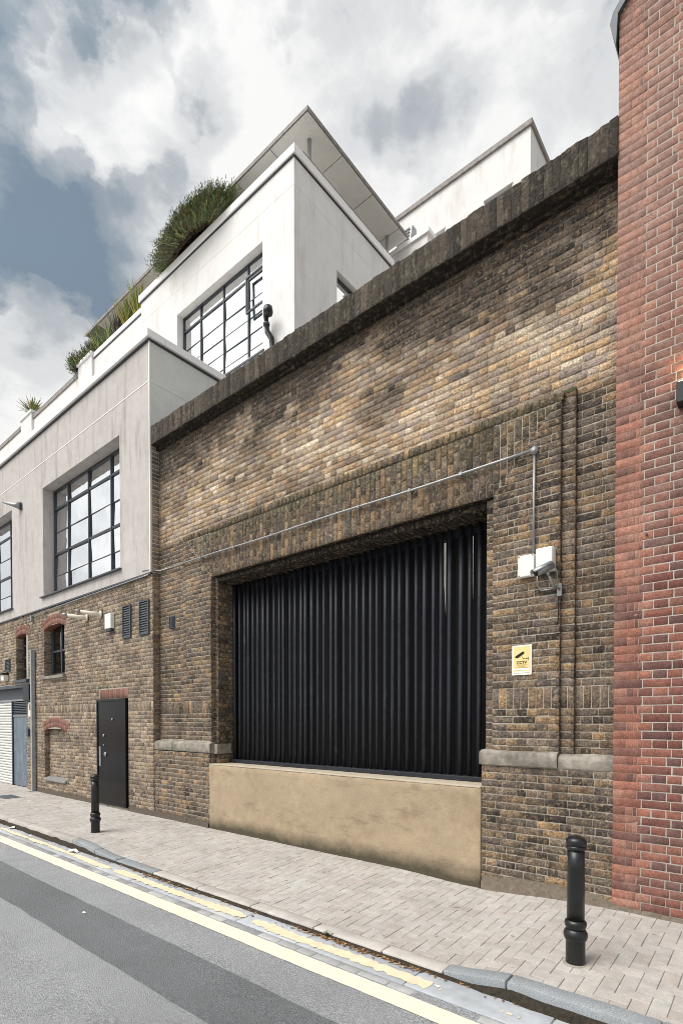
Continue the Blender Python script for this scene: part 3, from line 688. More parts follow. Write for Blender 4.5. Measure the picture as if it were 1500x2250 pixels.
# weathered stone band at the springing of the plinth
def band(x0, x1, yf, z0, z1, slope, name='band_stone'):
    mb = MB(); nX = max(2, int((x1 - x0) / .06)); rows = [(.04, z1 + slope * .6), (yf + .06, z1 + slope * .3), (yf + .006, z1 - .012), (yf, z1 - .03), (yf, z0 + .012), (yf + .008, z0), (.04, z0)]
    prev = None
    for i in range(nX + 1):
        x = lerp(x0, x1, i / nX); e = .006 * (i in (0, nX))
        ring = [mb.vert((x, y + .006 * nz(x * 9, j * 3.1) + e, z + .007 * nz(x * 7, j * 5.7))) for j, (y, z) in enumerate(rows)]
        if prev:
            for j in range(len(rows) - 1): mb.quad(prev[j], prev[j + 1], ring[j + 1], ring[j])
        else: mb.f.append(tuple(ring))
        prev = ring
    mb.f.append(tuple(reversed(prev))); mb.build(name, M_STONE, wall, True)
band(-2.47, -1.672, -.150, 1.288, 1.440, .02); band(-1.668, XR, -.128, 1.283, 1.405, .06)
band(-8.86, -8.3, -.135, 1.225, 1.375, .06); band(-8.296, -7.86, -.14, 1.225, 1.38, .06); band(-7.856, -7.17, -.145, 1.225, 1.385, .05)
mb = MB(); mb.prism([(-.05, 1.21), (.25, 1.21), (.25, 1.37), (-.05, 1.37)], 'X', -7.17, -7.10); mb.build('band_stone', M_STONE, wall)
# small cast grille high on the left
mb = MB(); mb.box(-8.54, -8.36, -.012, .02, 3.42, 3.64)
gr = mb.build('air_brick', M_DGREY, wall)
for i in range(4):
    mb = MB(); mb.box(-8.53 + i * .043, -8.53 + i * .043 + .026, -.022, -.013, 3.44, 3.62); mb.build('grille_bar', M_STEEL, gr)
# cement skirting splash at the foot of the right pier
mb = MB(); prev = None
for i in range(60):
    x = lerp(-2.44, 1.2, i / 59); h = .20 + .05 * nz(x * 3, 1) - .12 * sm(-1.7, -.9, x); zb = pave_z(x, 0) - .05
    ring = [mb.vert((x, -.16 - .008 * nz(x * 7, 2), zb), srgb(120, 110, 98)), mb.vert((x, -.152 - .01 * nz(x * 5, 4), zb + h * .6), srgb(112, 102, 90)), mb.vert((x, -.12, zb + h), srgb(104, 96, 84))]
    if prev: mb.quad(prev[0], ring[0], ring[1], prev[1]); mb.quad(prev[1], ring[1], ring[2], prev[2])
    prev = ring
mb.build('skirting', M_MORTAR, wall, True)
mb = MB(); prev = None
for i in range(120):
    x = lerp(-14.2, -7.2, i / 119); h = .16 + .06 * nz(x * 3, 1) + .04 * nz(x * 11, 3); zb = pave_z(x, 0) - .05; yo = -.14 if x < -8.9 else -.125
    ring = [mb.vert((x, yo - .035 - .008 * nz(x * 7, 2), zb), srgb(96, 88, 78)), mb.vert((x, yo - .026 - .01 * nz(x * 5, 4), zb + h * .6), srgb(88, 80, 70)), mb.vert((x, yo + .004, zb + h), srgb(84, 76, 66))]
    if prev and not (-11.05 < x < -9.72): mb.quad(prev[0], ring[0], ring[1], prev[1]); mb.quad(prev[1], ring[1], ring[2], prev[2])
    prev = ring
mb.build('skirting', M_MORTAR, wall, True)

# ------------------------------------------------------------------ red brick gable on the right
redw = empty('red_brick_building', (0, -.06, 0), 'red brick gable wall with pale pointing at the right edge', 'building')
rm = Masonry(); FR = front(-.13)
RA = [srgb(*c) for c in ((146, 76, 58), (136, 70, 56), (148, 88, 73), (120, 66, 57), (152, 80, 59), (108, 64, 60))]
RB = [srgb(*c) for c in ((132, 66, 54), (119, 60, 53), (101, 58, 55), (140, 71, 56), (99, 64, 62), (125, 71, 62), (112, 54, 46))]
def pick_red(x, z):
    base = random.choice(RA if x < -.97 else RB); v = random.uniform(.85, 1.15); base = tuple(q * v for q in base[:3]) + (1,)
    pale = srgb(176, 136, 120)  # paler upwards: haze mixed into the brick colour, besides random tone
    return lambda a, b: lerpc(base, pale, max(0, min(.6, .02 + .36 * sm(2.6, 6.5, b) + .25 * fbmn(a * 1.5, b * .9) + .15 * nz(a * 9, b * 9))))
gl = lambda z: XR if z < 8.0 else XR + (z - 8.0) * 1.05
XQ = -.952
nC = round(10.8 / CH); hC = 10.8 / nC
for k in range(nC):
    za, zb = k * hC + .002, (k + 1) * hC - .002; zm = (za + zb) / 2; x = gl(zm); xq = XQ + (0 if k % 2 else -.035)
    wl = [xq - XR] if k % 2 else [.108, .056, xq - XR - .164]
    xx = XR
    for w in wl:
        a, b = max(xx, x), xx + w - .0045; xx += w
        if b - a > .02: rm.brick(FR, ((a, za), (b, za), (b, zb), (a, zb)), pick_red(a, zm), rough=.0012, bev=.0012)
    za += .0024; zb -= .0024; xx = xq + .004
    while xx < 1.6:
        w = (.224 if k % 2 else .1125) * random.uniform(.97, 1.03); a, b = max(xx, x), xx + w - .0085; xx += w
        if b - a > .02: rm.brick(FR, ((a, za), (b, za), (b, zb), (a, zb)), pick_red(a, zm), rough=.002, bev=.002)
rm.backing(FR, XR, XQ - .025, -.2, 8.0, lambda a, z: srgb(150, 124, 112), d=-.0018); rm.backing(FR, XQ - .02, 1.6, -.2, 8.0, lambda a, z: lerpc(srgb(174, 167, 157), srgb(142, 134, 125), sm(1.2, .2, z) * .6), d=-.003)
zz = 8.0
while zz < 10.8:
    rm.backing(FR, max(XR, gl(zz)) + .03, 1.6, zz, zz + CH, lambda a, z: srgb(200, 192, 182), d=-.005, step=.5); zz += CH
rm.finish(redw, M_RED, M_MORTAR2)
mb = MB(); cc = srgb(140, 92, 78); mb.box(XR, 1.6, -.11, .5, -.1, 8.0, cc)
mb.prism([(XR, 8.0), (1.6, 8.0), (1.6, 10.6)], 'Y', -.11, .5, cc); mb.build('core', M_MORTAR2, redw)
mb = MB()
pr = [(-1.2, 7.72), (-1.235, 7.86), (-1.25, 7.93), (-1.225, 8.02), (-1.10, 8.16), (1.6, 10.74), (1.6, 10.66), (-1.09, 8.08), (-1.185, 7.98), (-1.199, 7.72)]
mb.prism(pr, 'Y', -.165, .5); bevel(mb.build('verge', M_DGREY, redw), .006)
# little rust-edged fixing hole
mb = MB(); mb.tube([(-.93, -.134, 3.37), (-.93, -.15, 3.37)], .012, 10); mb.build('anchor_stub', M_DGREY, redw)

# ------------------------------------------------------------------ low rendered wall and barred screen in the gateway
mb = MB()
lw = empty('low_wall', (-4.8, 0, 0), 'low ochre cement rendered wall below the black bars', 'wall')
rough_box(mb, -7.185, -2.452, -.14, .16, -.15, 1.035, lambda a, b: (1, 1, 1, 1), amp=.004, rnd=.008, n=(60, 3, 16), freq=2.5); mb.build('body', M_CONC, lw, True)
mb = MB(); rough_box(mb, -7.18, -2.455, -.142, .30, 1.0355, 1.052, lambda a, b: (1, 1, 1, 1), amp=.002, rnd=.004, n=(60, 3, 1), freq=4); mb.build('capping', M_PALEEDGE, lw, True)
scr = empty('bar_screen', (-4.8, .3, 1.05), 'black painted screen of close upright round bars filling the gateway', 'screen')
mb = MB(); mb.box(-7.125, -2.465, .22, .42, 1.053, 1.11); bevel(mb.build('bottom_rail', M_BARS, scr), .006)
mb = MB(); mb.box(-7.125, -2.465, .36, .44, 3.93, 4.012); mb.build('top_rail', M_BARS, scr)
x = -7.06; k = 0
while x < -2.5:
    mb = MB(); j = random.uniform(-.016, .016); rr = random.uniform(.023, .031); lean = random.uniform(-.006, .006)
    mb.tube([(x + j, .30, 1.10), (x + j + lean * .5, .30, 2.0), (x + j + lean, .30, 3.0), (x + j + lean * 1.2, .30, 4.01)], rr, 14)
    mb.build('bar', M_BARS, scr, True)
    gap = {33: .032, 35: .018, 36: .012, 30: .005, 28: .006, 25: .005}.get(k, 0)
    mb = MB(); w = .118
    bs = x - .045; mb.prism([(bs - .059 + .0005, 1.1), (bs + .059 - .0005, 1.1), (bs + .059 - .0005, 2.9), (bs + .059 - gap, 3.4), (bs + .059 - gap, 4.01), (bs - .059 + .0005, 4.01)], 'Y', .37, .385)
    mb.build('light_block_board', M_BACK, scr)  # added board: blocks the yard's brightness so it stays dark behind the bars
    x += .118; k += 1
mb = MB(); mb.box(-2.50, -2.462, .28, .36, 1.1, 4.0); mb.build('edge_post', M_BARS, scr)
mb = MB(); mb.box(-2.485, -2.464, .24, .275, 2.9, 3.98); mb.build('timber_strip', M_CREAM, scr)

# ------------------------------------------------------------------ white rendered building on the left with its brick ground floor
WY = -.14; RX = -8.87
bld = empty('rendered_building', (-14, 1.5, 0), 'white and grey rendered building with steel windows over a brick ground floor', 'building')
wm = Masonry(); FW = front(WY)
WB = [srgb(*c) for c in ((172, 150, 126), (158, 138, 116), (146, 126, 106), (180, 158, 130), (136, 120, 104), (164, 148, 128), (126, 112, 100), (166, 138, 106))]
def wsoot(x, z): return max(0, min(1, .28 + .38 * fbmn(x * .7, z * .9) + .25 * nz(x * 2, z * 2, 8)))
def pick_wing(x, z):
    base = random.choice(WB); dk = random.choice(DARKB); t0 = random.uniform(-.2, .25); v = random.uniform(.85, 1.12); base = tuple(q * v for q in base[:3]) + (1,)
    return lambda a, b: lerpc(base, dk, max(0, min(1, wsoot(a, b) + t0 + .2 * nz(a * 11, b * 13, 5))))
def mort_wing(x, z): return lerpc(srgb(186, 176, 160), srgb(110, 102, 92), max(0, min(1, wsoot(x, z) + .2 * nz(x * 3, z * 3))))
def pick_redarch(x, z):
    base = random.choice([srgb(*c) for c in ((140, 80, 64), (128, 72, 60), (148, 92, 77), (122, 78, 70))]); return lambda a, b: lerpc(base, srgb(120, 80, 70), max(0, .3 + .5 * nz(a * 9, b * 9)))
DX0, DX1 = -10.99, -9.79
def arch(x0, x1, z, rise):                     # segmental arch: underside height at x
    c = (x0 + x1) / 2; h = (x1 - x0) / 2
    return lambda x: z + rise * (1 - ((x - c) / h) ** 2)
AW = [(-13.75, -12.60, 2.83, 3.93, .13), (-15.57, -14.76, 2.83, 3.93, .10), (-13.78, -12.58, .39, 1.50, .13)]
def holes(z):
    hs = []
    if .06 < z < 2.40: hs.append((DX0 - (.02 if z < 2.19 else -.03), DX1 + (.02 if z < 2.19 else .03)))
    for x0, x1, za, zb, rise in AW:
        if za - .09 < z < za and za > 1: hs.append((x0 - .06, x1 + .06))
        if za <= z < zb: hs.append((x0, x1))
        elif zb <= z < zb + rise + .235:
            ext = .05 + (z - zb) * .10; t = (z - zb - .10) / (rise + .135)
            if t <= 0: hs.append((x0 - ext, x1 + ext))
            else:
                half = ((x1 - x0) / 2 + ext) * math.sqrt(max(0, 1 - t * .93)); c = (x0 + x1) / 2; hs.append((c - half, c + half))
    if z < 2.68: hs.append((-20.5, -14.88))
    return hs
def free(a, b):
    def f(z):
        cur = [(a, b)]
        for h0, h1 in holes(z):
            nx_ = []
            for l, r in cur:
                if h1 <= l or h0 >= r: nx_.append((l, r)); continue
                if h0 > l: nx_.append((l, h0))
                if h1 < r: nx_.append((h1, r))
            cur = nx_
        return [(l, r) for l, r in cur if r - l > .03]
    return f
KWW = dict(rough=.004, bev=.003)
wm.courses(FW, 0, 1.935, free(-19.5, RX), pick_wing, kw=KWW); wm.courses(FW, 2.11, 4.46, free(-19.5, RX), pick_wing, kw=KWW, start=1)
for a, b in ((-14.86, DX0 - .03), (DX1 + .03, RX)): wm.soldiers(FW, 1.935, 2.11, a, b, pick_wing, kw=KWW)
def mrect(x0, x1, z0, z1): wm.backing(FW, x0, x1, z0, z1, mort_wing, step=.15)
mrect(-14.88, -13.78, -.1, 4.5); mrect(-13.78, -12.58, -.1, .39); mrect(-13.78, -12.58, 1.56, 2.75); mrect(-13.75, -12.60, 4.02, 4.5); mrect(-12.60, DX0 - .01, -.1, 4.5)
mrect(DX0 - .01, DX1 + .01, 2.2, 4.5); mrect(DX1 + .01, RX, -.1, 4.5); mrect(-15.57, -14.88, 4.0, 4.5); mrect(-19.5, -15.57, 2.68, 4.5); mrect(-15.57, -14.88, 2.68, 2.76)
# window jambs and niche back
for x0, x1, za, zb, rise in AW:
    dp = .20 if za > 1 else .11
    wm.courses(side(x0), za, zb + .03, lambda z: [(WY + .005, WY + dp)], pick_wing, kw=KWW, bond='x'); wm.backing(side(x0), WY + .004, WY + dp + .02, za, zb + .1, mort_wing, d=-.008)
    if za < 1:
        wm.courses(front(WY + dp), za, zb + rise, lambda z: [(x0, x1)], pick_wing, kw=KWW, bond='x'); wm.backing(front(WY + dp), x0 - .05, x1 + .05, za - .1, zb + rise + .06, mort_wing)
# right-hand return of the brick front
wm.courses(side(RX), 1.3, 7.04, lambda z: [(WY + .004, 0.0)], pick_wing, kw=KWL, bond='x'); wm.backing(side(RX), WY + .004, .02, 1.2, 7.06, mort_wing, d=-.006)
wm.finish(bld, M_BRICK, M_MORTAR)
# red rubbed-brick arches and the door's soldier lintel
ra = Masonry()
for x0, x1, za, zb, rise in AW:
    f = arch(x0 - .05, x1 + .05, zb - .02, rise); n_ = 15 if x1 - x0 > 1 else 10
    for i in range(n_):
        a, b = lerp(x0 - .05, x1 + .05, i / n_) + .004, lerp(x0 - .05, x1 + .05, (i + 1) / n_) - .004; c = (x0 + x1) / 2
        for lo, hi in ((0, .108), (.116, .225)):
            A = lambda x, h: x + (x - c) * .12 * h / .225
            ra.brick(front(WY - .004), ((A(a, lo), f(a) + lo), (A(b, lo), f(b) + lo), (A(b, hi), f(b) + hi), (A(a, hi), f(a) + hi)), pick_redarch(a, zb), rough=.003, bev=.004, depth=.06)
    # soffit of the arch
    mb = MB(); prev = None
    for i in range(13):
        x = lerp(x0 - .05, x1 + .05, i / 12); r_ = (mb.vert((x, WY + .02, f(x) + .004), srgb(120, 76, 64)), mb.vert((x, WY + .22, f(x) + .004), srgb(120, 76, 64)))
        if prev: mb.quad(prev[0], prev[1], r_[1], r_[0])
        prev = r_
    mb.build('arch_soffit', M_MORTAR, bld)
    mb = MB(); prev = None
    for i in range(13):
        x = lerp(x0 - .06, x1 + .06, i / 12); r_ = (mb.vert((x, WY + .008, f(x)), srgb(160, 120, 104)), mb.vert((x, WY + .008, f(x) + .25), srgb(160, 120, 104)))
        if prev: mb.quad(prev[0], prev[1], r_[1], r_[0])
        prev = r_
    mb.build('arch_mortar', M_MORTAR, bld)
ra.soldiers(front(WY - .003), 2.205, 2.395, -10.93, -9.76, pick_redarch, kw=dict(rough=.003, bev=.004))
ra.finish(bld, M_ARCHRED, M_MORTAR, 'arch_brick', 'arch_brickwork')
# walls behind, floors, roofs
mb = MB(); ck = srgb(110, 102, 92)
mb.box(-19.5, RX - .004, WY + .6, 3.3, 2.7, 4.45, ck); mb.box(-14.86, RX - .004, WY + .34, 3.3, -.1, 2.7, ck); mb.box(DX1 + .02, RX - .016, WY + .015, .5, -.1, 4.45, ck); mb.build('ground_floor_core', M_MORTAR, bld)

def windowed_wall(name, mat_, x0, x1, y, z0, z1, wins, thick=.32, parent=bld, axis='X'):
    """wall sheet with real openings; wins: list of (a0, a1, z0, z1)"""
    mb = MB(); xs_ = sorted({x0, x1, *[w for q in wins for w in q[:2]]}); zs_ = sorted({z0, z1, *[w for q in wins for w in q[2:]]})
    P = (lambda a, d, z: (a, y + d, z)) if axis == 'X' else (lambda a, d, z: (y - d, a, z))
    for a, b in zip(xs_, xs_[1:]):
        for c, d in zip(zs_, zs_[1:]):
            if any(q[0] <= a and b <= q[1] and q[2] <= c and d <= q[3] for q in wins): continue
            mb.poly([P(a, 0, c), P(b, 0, c), P(b, 0, d), P(a, 0, d)])
    for q in wins:
        a, b, c, d = q
        for e in (((a, c), (b, c)), ((b, c), (b, d)), ((b, d), (a, d)), ((a, d), (a, c))):
            (p, r_), (s_, t_) = e; mb.poly([P(p, 0, r_), P(s_, 0, t_), P(s_, thick, t_), P(p, thick, r_)])
    return mb.build(name, mat_, parent)

def steel_window(cols, rows, thick_rows, Y, axis='X', M_G=M_GLASS, curtains=(), casement=None, interior=True, depth=.9, blind=None):
    """cols, rows: the lines of the glazing bars"""
    P = (lambda a, d, z: (a, Y - d, z)) if axis == 'X' else (lambda a, d, z: (Y + d, a, z))
    def bx(mb, a0, a1, d0, d1, z0, z1):
        p0, p1 = P(a0, d0, z0), P(a1, d1, z1); mb.box(min(p0[0], p1[0]), max(p0[0], p1[0]), min(p0[1], p1[1]), max(p0[1], p1[1]), z0, z1)
    mb = MB(); a0, a1, z0, z1 = cols[0], cols[-1], rows[0], rows[-1]
    bx(mb, a0, a0 + .045, -.02, .03, z0, z1); bx(mb, a1 - .045, a1, -.02, .03, z0, z1); bx(mb, a0 + .045, a1 - .045, -.02, .03, z0, z0 + .045); bx(mb, a0 + .045, a1 - .045, -.02, .03, z1 - .045, z1)
    w = mb.build('window', M_STEEL, bld); tag(w)
    for c in cols[1:-1]:
        mb = MB(); bx(mb, c - .018, c + .018, -.018, .034, z0 + .045, z1 - .045); mb.build('mullion', M_STEEL, w)
    for i, r_ in enumerate(rows[1:-1]):
        t = .025 if (i + 1) in thick_rows else .008
        for a, b in zip(cols, cols[1:]):
            mb = MB(); bx(mb, a + .025, b - .025, -.015, .028 if t > .02 else .012, r_ - t, r_ + t); mb.build('glazing_bar', M_STEEL, w)
    for a, b in zip(cols, cols[1:]):
        for c, d in zip(rows, rows[1:]):
            mb = MB(); tx, tz = random.uniform(-.007, .007), random.uniform(-.007, .007)
            mb.poly([P(a + .01, tx + tz, c + .008), P(b - .01, -tx + tz, c + .008), P(b - .01, -tx - tz, d - .008), P(a + .01, tx - tz, d - .008)]); mb.build('pane', M_G, w)
    if interior:
        mb = MB(); q = lambda a, d, z: P(a, d, z)
        e = .12
        mb.poly([q(a0 - e, -depth, z0 - e), q(a1 + e, -depth, z0 - e), q(a1 + e, -depth, z1 + e), q(a0 - e, -depth, z1 + e)])
        mb.poly([q(a0 - e, -.04, z0 - .02), q(a1 + e, -.04, z0 - .02), q(a1 + e, -depth, z0 - .02), q(a0 - e, -depth, z0 - .02)]); mb.poly([q(a0 - e, -.04, z1 + .02), q(a1 + e, -.04, z1 + .02), q(a1 + e, -depth, z1 + .02), q(a0 - e, -depth, z1 + .02)])
        mb.poly([q(a0 - e, -.04, z0 - e), q(a0 - e, -.04, z1 + e), q(a0 - e, -depth, z1 + e), q(a0 - e, -depth, z0 - e)]); mb.poly([q(a1 + e, -.04, z0 - e), q(a1 + e, -.04, z1 + e), q(a1 + e, -depth, z1 + e), q(a1 + e, -depth, z0 - e)])
        mb.build('room', M_ROOM if M_G is M_GLASS else M_DARKROOM, w)
    for ca, cb_, zt, zb in curtains:
        mb = MB(); prev = None; N = max(8, int((cb_ - ca) / .02))
        for i in range(N + 1):
            a = lerp(ca, cb_, i / N); d = -.12 - .03 * math.sin(i * 1.1) - .012 * math.sin(i * .37)
            r_ = (mb.vert(P(a, d, zb)), mb.vert(P(a, d, zt)))
            if prev: mb.quad(prev[0], r_[0], r_[1], prev[1])
            prev = r_
        mb.build('curtain', M_CURTAIN, w, True)
    return w

WIN1 = (-13.66, -9.97, 4.75, 7.32); WIN2 = (-19.36, -15.67, 4.75, 7.32); RY = -.175
windowed_wall('street_wall', M_STUCCO, -20.5, -8.875, RY, 4.47, 8.66, [WIN1, WIN2], .30)
mb = MB(); mb.poly([(-8.875, RY, 4.47), (-8.875, .05, 4.47), (-8.875, .05, 8.66), (-8.875, RY, 8.66)]); mb.poly([(-8.875, .05, 6.6), (-8.875, 3.36, 6.6), (-8.875, 3.36, 8.66), (-8.875, .05, 8.66)])
mb.build('return_wall', M_STUCCO2, bld)
mb = MB(); mb.box(-20.5, -8.88, RY + .002, WY + .05, 4.44, 4.468); mb.build('render_stop', M_DGREY, bld)
mb = MB(); mb.box(-20.5, -8.9, .2, 3.35, 8.5, 8.62); mb.build('terrace', M_WHITE, bld)
# white beads and the groove line
mb = MB(); mb.box(-20.5, -8.88, RY - .006, RY + .004, 7.915, 7.932); mb.build('render_bead', M_TRIM, bld)
mb = MB(); mb.box(-8.886, -8.866, RY - .007, RY + .012, 4.48, 8.655); mb.build('corner_bead', M_TRIM, bld)
mb = MB(); mb.box(-8.874, -8.868, RY + .014, 3.3, 7.916, 7.926); mb.build('render_bead', M_TRIM, bld)
# parapet coping of the wing
mb = MB(); mb.box(-20.5, -8.80, RY - .075, .12, 8.662, 8.80); bevel(mb.build('coping_stone', M_WHITEPAINT, bld), .01)
mb = MB(); mb.box(-9.1, -8.80, .124, 1.6, 8.662, 8.80); bevel(mb.build('coping_stone', M_WHITEPAINT, bld), .01)
mb = MB(); mb.box(-9.1, -8.80, 1.606, 3.34, 8.662, 8.80); bevel(mb.build('coping_stone', M_WHITEPAINT, bld), .01)
mb = MB(); mb.box(-20.5, -8.845, RY - .03, RY + .01, 8.630, 8.660); mb.box(-8.872, -8.845, RY + .012, 3.34, 8.630, 8.660); mb.build('coping_shadow_strip', M_STEEL, bld)  # dark strips standing in for the crisp shadow line under the copings
mb = MB(); mb.box(-15.36, -8.675, 3.35 - .028, 3.35 + .01, 14.63, 14.66); mb.box(-8.698, -8.672, 3.362, 7.3, 14.63, 14.66); mb.build('coping_shadow_strip', M_STEEL, bld)
mb = MB(); mb.box(-18.5, -15.345, 3.36, 3.40, 14.33, 14.36); mb.build('coping_shadow_strip', M_STEEL, bld)
# big steel windows of the street wall
FY = RY + .275
cols1 = [-13.655, -12.86, -11.83, -10.81, -9.975]; rows1 = [4.79, 5.255, 5.78, 6.30, 6.87, 7.315]
steel_window(cols1, rows1, {2, 4}, FY, curtains=((-13.62, -13.1, 7.3, 4.82), (-11.75, -11.45, 7.3, 4.82), (-10.75, -10.0, 6.0, 4.82)))
cols2 = [c - 5.70 for c in cols1]; steel_window(cols2, rows1, {2, 4}, FY, curtains=((-19.3, -18.9, 7.3, 4.82), (-16.0, -15.7, 5.8, 4.82)))
for q in (WIN1, WIN2):
    mb = MB(); mb.prism([(RY - .06, 4.70), (RY - .06, 4.73), (FY - .02, 4.775), (FY - .02, 4.70)], 'X', q[0] - .10, q[1] + .05); bevel(mb.build('window_sill', M_DGREY, bld), .004)

# upper storey, set back
UY = 3.35; UX = -8.70
UW = (-13.40, -9.77, 10.78, 13.34)
windowed_wall('upper_wall', M_WHITE, -15.34, UX, UY, 8.3, 14.66, [UW], .26)
windowed_wall('upper_side_wall', M_WHITE, UY, 7.3, UX, 8.3, 14.66, [(4.86, 6.4, 11.4, 13.05)], .2, axis='Y')
mb = MB(); mb.box(-15.34, UX - .01, UY + .02, 7.2, 14.5, 14.64); mb.build('upper_roof', M_WHITE, bld)
mb = MB(); mb.box(-15.40, UX + .07, UY - .06, UY + .34, 14.662, 14.86); bevel(mb.build('coping_stone', M_WHITEPAINT, bld), .012)
mb = MB(); mb.box(UX - .34, UX + .07, UY + .344, 7.3, 14.662, 14.86); bevel(mb.build('coping_stone', M_WHITEPAINT, bld), .012)
mb = MB(); mb.box(UX - .30, UX - .06, UY + .36, 7.3, 14.862, 15.06); bevel(mb.build('upstand', M_WHITEPAINT, bld), .006)
mb = MB(); mb.box(UX - .31, UX - .055, UY + .35, 7.3, 15.062, 15.085); mb.build('upstand_flashing', M_FLASH, bld)
for m_ in ((-15.3, UX - .02, UY - .003, UY + .004, 14.02, 14.03), (UX - .004, UX + .003, UY + .02, 7.2, 14.02, 14.03), (-14.72, -14.712, UY - .003, UY + .004, 8.9, 14.6)):
    mb = MB(); mb.box(*m_); mb.build('render_joint', M_SOFFIT, bld)
ucols = [-13.39, -12.55, -11.53, -10.53, -9.78]; urows = [10.80, 11.25, 11.90, 12.34, 12.92, 13.33]
urows = [10.80, 11.14, 11.55, 11.95, 12.38, 12.93, 13.33]
steel_window(ucols, urows, {5}, UY + .22, curtains=((-13.3, -13.0, 13.3, 10.85), (-12.5, -9.9, 13.3, 12.98)))
mb = MB()                                           # one top-hung light standing open at the right
mb.box(-10.50, -10.46, UY + .08, UY + .12, 12.0, 12.9); mb.box(-9.85, -9.81, UY + .08, UY + .12, 12.0, 12.9); mb.box(-10.46, -9.85, UY + .08, UY + .12, 12.0, 12.04); mb.box(-10.46, -9.85, UY + .08, UY + .12, 12.86, 12.9); mb.build('open_casement', M_STEEL, bld)
mb = MB(); mb.prism([(UY - .03, 10.70), (UY - .03, 10.74), (UY + .2, 10.79), (UY + .2, 10.70)], 'X', UW[0] - .05, UW[1] + .05); mb.build('window_sill', M_DGREY, bld)
steel_window([4.87, 5.6, 6.39], [11.41, 12.3, 13.04], {1}, UX - .16, axis='Y', curtains=())
# lower wall to the left of it with parapets and piers
mb = MB(); mb.box(-32, -15.342, UY + .03, UY + .4, 8.3, 14.36); mb.build('rear_parapet_wall', M_WHITE, bld)
mb = MB(); mb.box(-18.50, -15.345, UY - .01, UY + .42, 14.362, 14.52); bevel(mb.build('coping_stone', M_WHITEPAINT, bld), .01)
mb = MB(); mb.box(-23.9, -19.55, UY - .01, UY + .42, 14.20, 14.36); mb.box(-32, -25.1, UY - .01, UY + .42, 14.2, 14.36); mb.build('coping_stone', M_FLASH, bld)
for a, b in ((-19.55, -18.52), (-25.0, -23.85)):
    mb = MB(); mb.box(a, b, UY - .05, UY + .4, 8.4, 14.45); mb.build('pier', M_WHITE, bld)
    mb = MB(); mb.box(a - .05, b + .05, UY - .10, UY + .45, 14.452, 14.56); bevel(mb.build('pier_cap', M_WHITEPAINT, bld), .01)
# flat roof canopy on short posts, its underside clad in panels
can = MB(); can.box(-20.0, -8.66, 3.76, 8.05, 16.03, 16.08); can.box(-20.02, -8.64, 3.74, 3.758, 15.99, 16.085); can.box(-8.658, -8.64, 3.758, 8.07, 15.99, 16.085); canopy = can.build('roof_canopy', M_FLASH, bld)
xs_ = [-8.67 - 1.3 * i for i in range(9)]; ys_ = [3.77, 5.05, 6.33, 7.61, 8.04]
for i in range(8):
    for j in range(4):
        if i > 1 and j > 1: continue
        mb = MB(); mb.box(xs_[i + 1] + .012, xs_[i] - .012, ys_[j] + .012, ys_[j + 1] - .012, 16.0, 16.028); mb.build('soffit_panel', M_SOFFIT, canopy)
for px_, py_ in ((-9.07, 4.25), (-9.1, 7.6), (-12.2, 4.8), (-15.6, 4.8)):
    mb = MB(); mb.lathe([(.05, 14.87), (.05, 15.9), (.05, 15.98), (.05, 15.999)], px_, py_, 14); mb.build('canopy_post', M_GALV, bld, True)

# ground-floor fittings of that building
def louvre(x0, x1, z0, z1, n_, y=WY):
    mb = MB(); w = .022; mb.box(x0, x0 + w, y - .03, y + .03, z0, z1); mb.box(x1 - w, x1, y - .03, y + .03, z0, z1); mb.box(x0 + w, x1 - w, y - .03, y + .03, z0, z0 + w); mb.box(x0 + w, x1 - w, y - .03, y + .03, z1 - w, z1); mb.box(x0 + w, x1 - w, y + .0, y + .012, z0 + w, z1 - w)
    v = mb.build('louvre_vent', M_DGREY, bld)
    for i in range(n_):
        z = lerp(z0 + w, z1 - w, i / n_) + .004; h = (z1 - z0 - 2 * w) / n_
        mb = MB(); mb.prism([(y - .026, z), (y - .022, z), (y - .003, z + h * .75), (y - .007, z + h * .75)], 'X', x0 + w, x1 - w); mb.build('slat', M_DGREY, v)
louvre(-9.93, -9.62, 3.36, 3.99, 13); louvre(-9.30, -8.97, 3.36, 3.99, 13); louvre(-16.30, -15.98, 3.08, 3.42, 8)
# black door
mb = MB(); mb.box(DX0, DX0 + .05, WY - .05, WY + .05, .05, 2.195); mb.box(DX1 - .05, DX1, WY - .05, WY + .05, .05, 2.195); mb.box(DX0 + .05, DX1 - .05, WY - .05, WY + .05, 2.14, 2.195); mb.box(DX0 + .05, DX1 - .05, WY - .05, WY + .05, .05, .11)
door = mb.build('door', M_GLOSSBLACK, bld); bevel(door, .006); tag(door, 'gloss black steel door')
mb = MB(); mb.box(DX0 + .052, DX1 - .052, WY - .035, WY + .02, .112, 2.138); mb.build('door_leaf', M_GLOSSBLACK, door)
mb = MB(); mb.box(DX0 + .10, DX0 + .17, WY - .046, WY - .036, .82, 1.22); mb.build('push_plate', M_GALV, door)
for lx, lz, r_ in ((-10.62, 1.07, .045), (-10.68, 1.45, .028), (-10.68, 1.25, .016), (-10.32, 1.78, .022)):
    mb = MB(); mb.tube([(lx, WY - .036, lz), (lx, WY - .055, lz)], r_, 14); mb.build('lock', M_GALV, door, True)
mb = MB(); mb.box(DX0, DX1, WY - .02, WY + .2, -.05, .05); mb.build('threshold', M_STONE, bld)
mb = MB(); mb.box(-11.14, -11.05, WY - .012, WY + .02, 1.42, 1.62); mb.build('letter_plate', M_DGREY, bld)
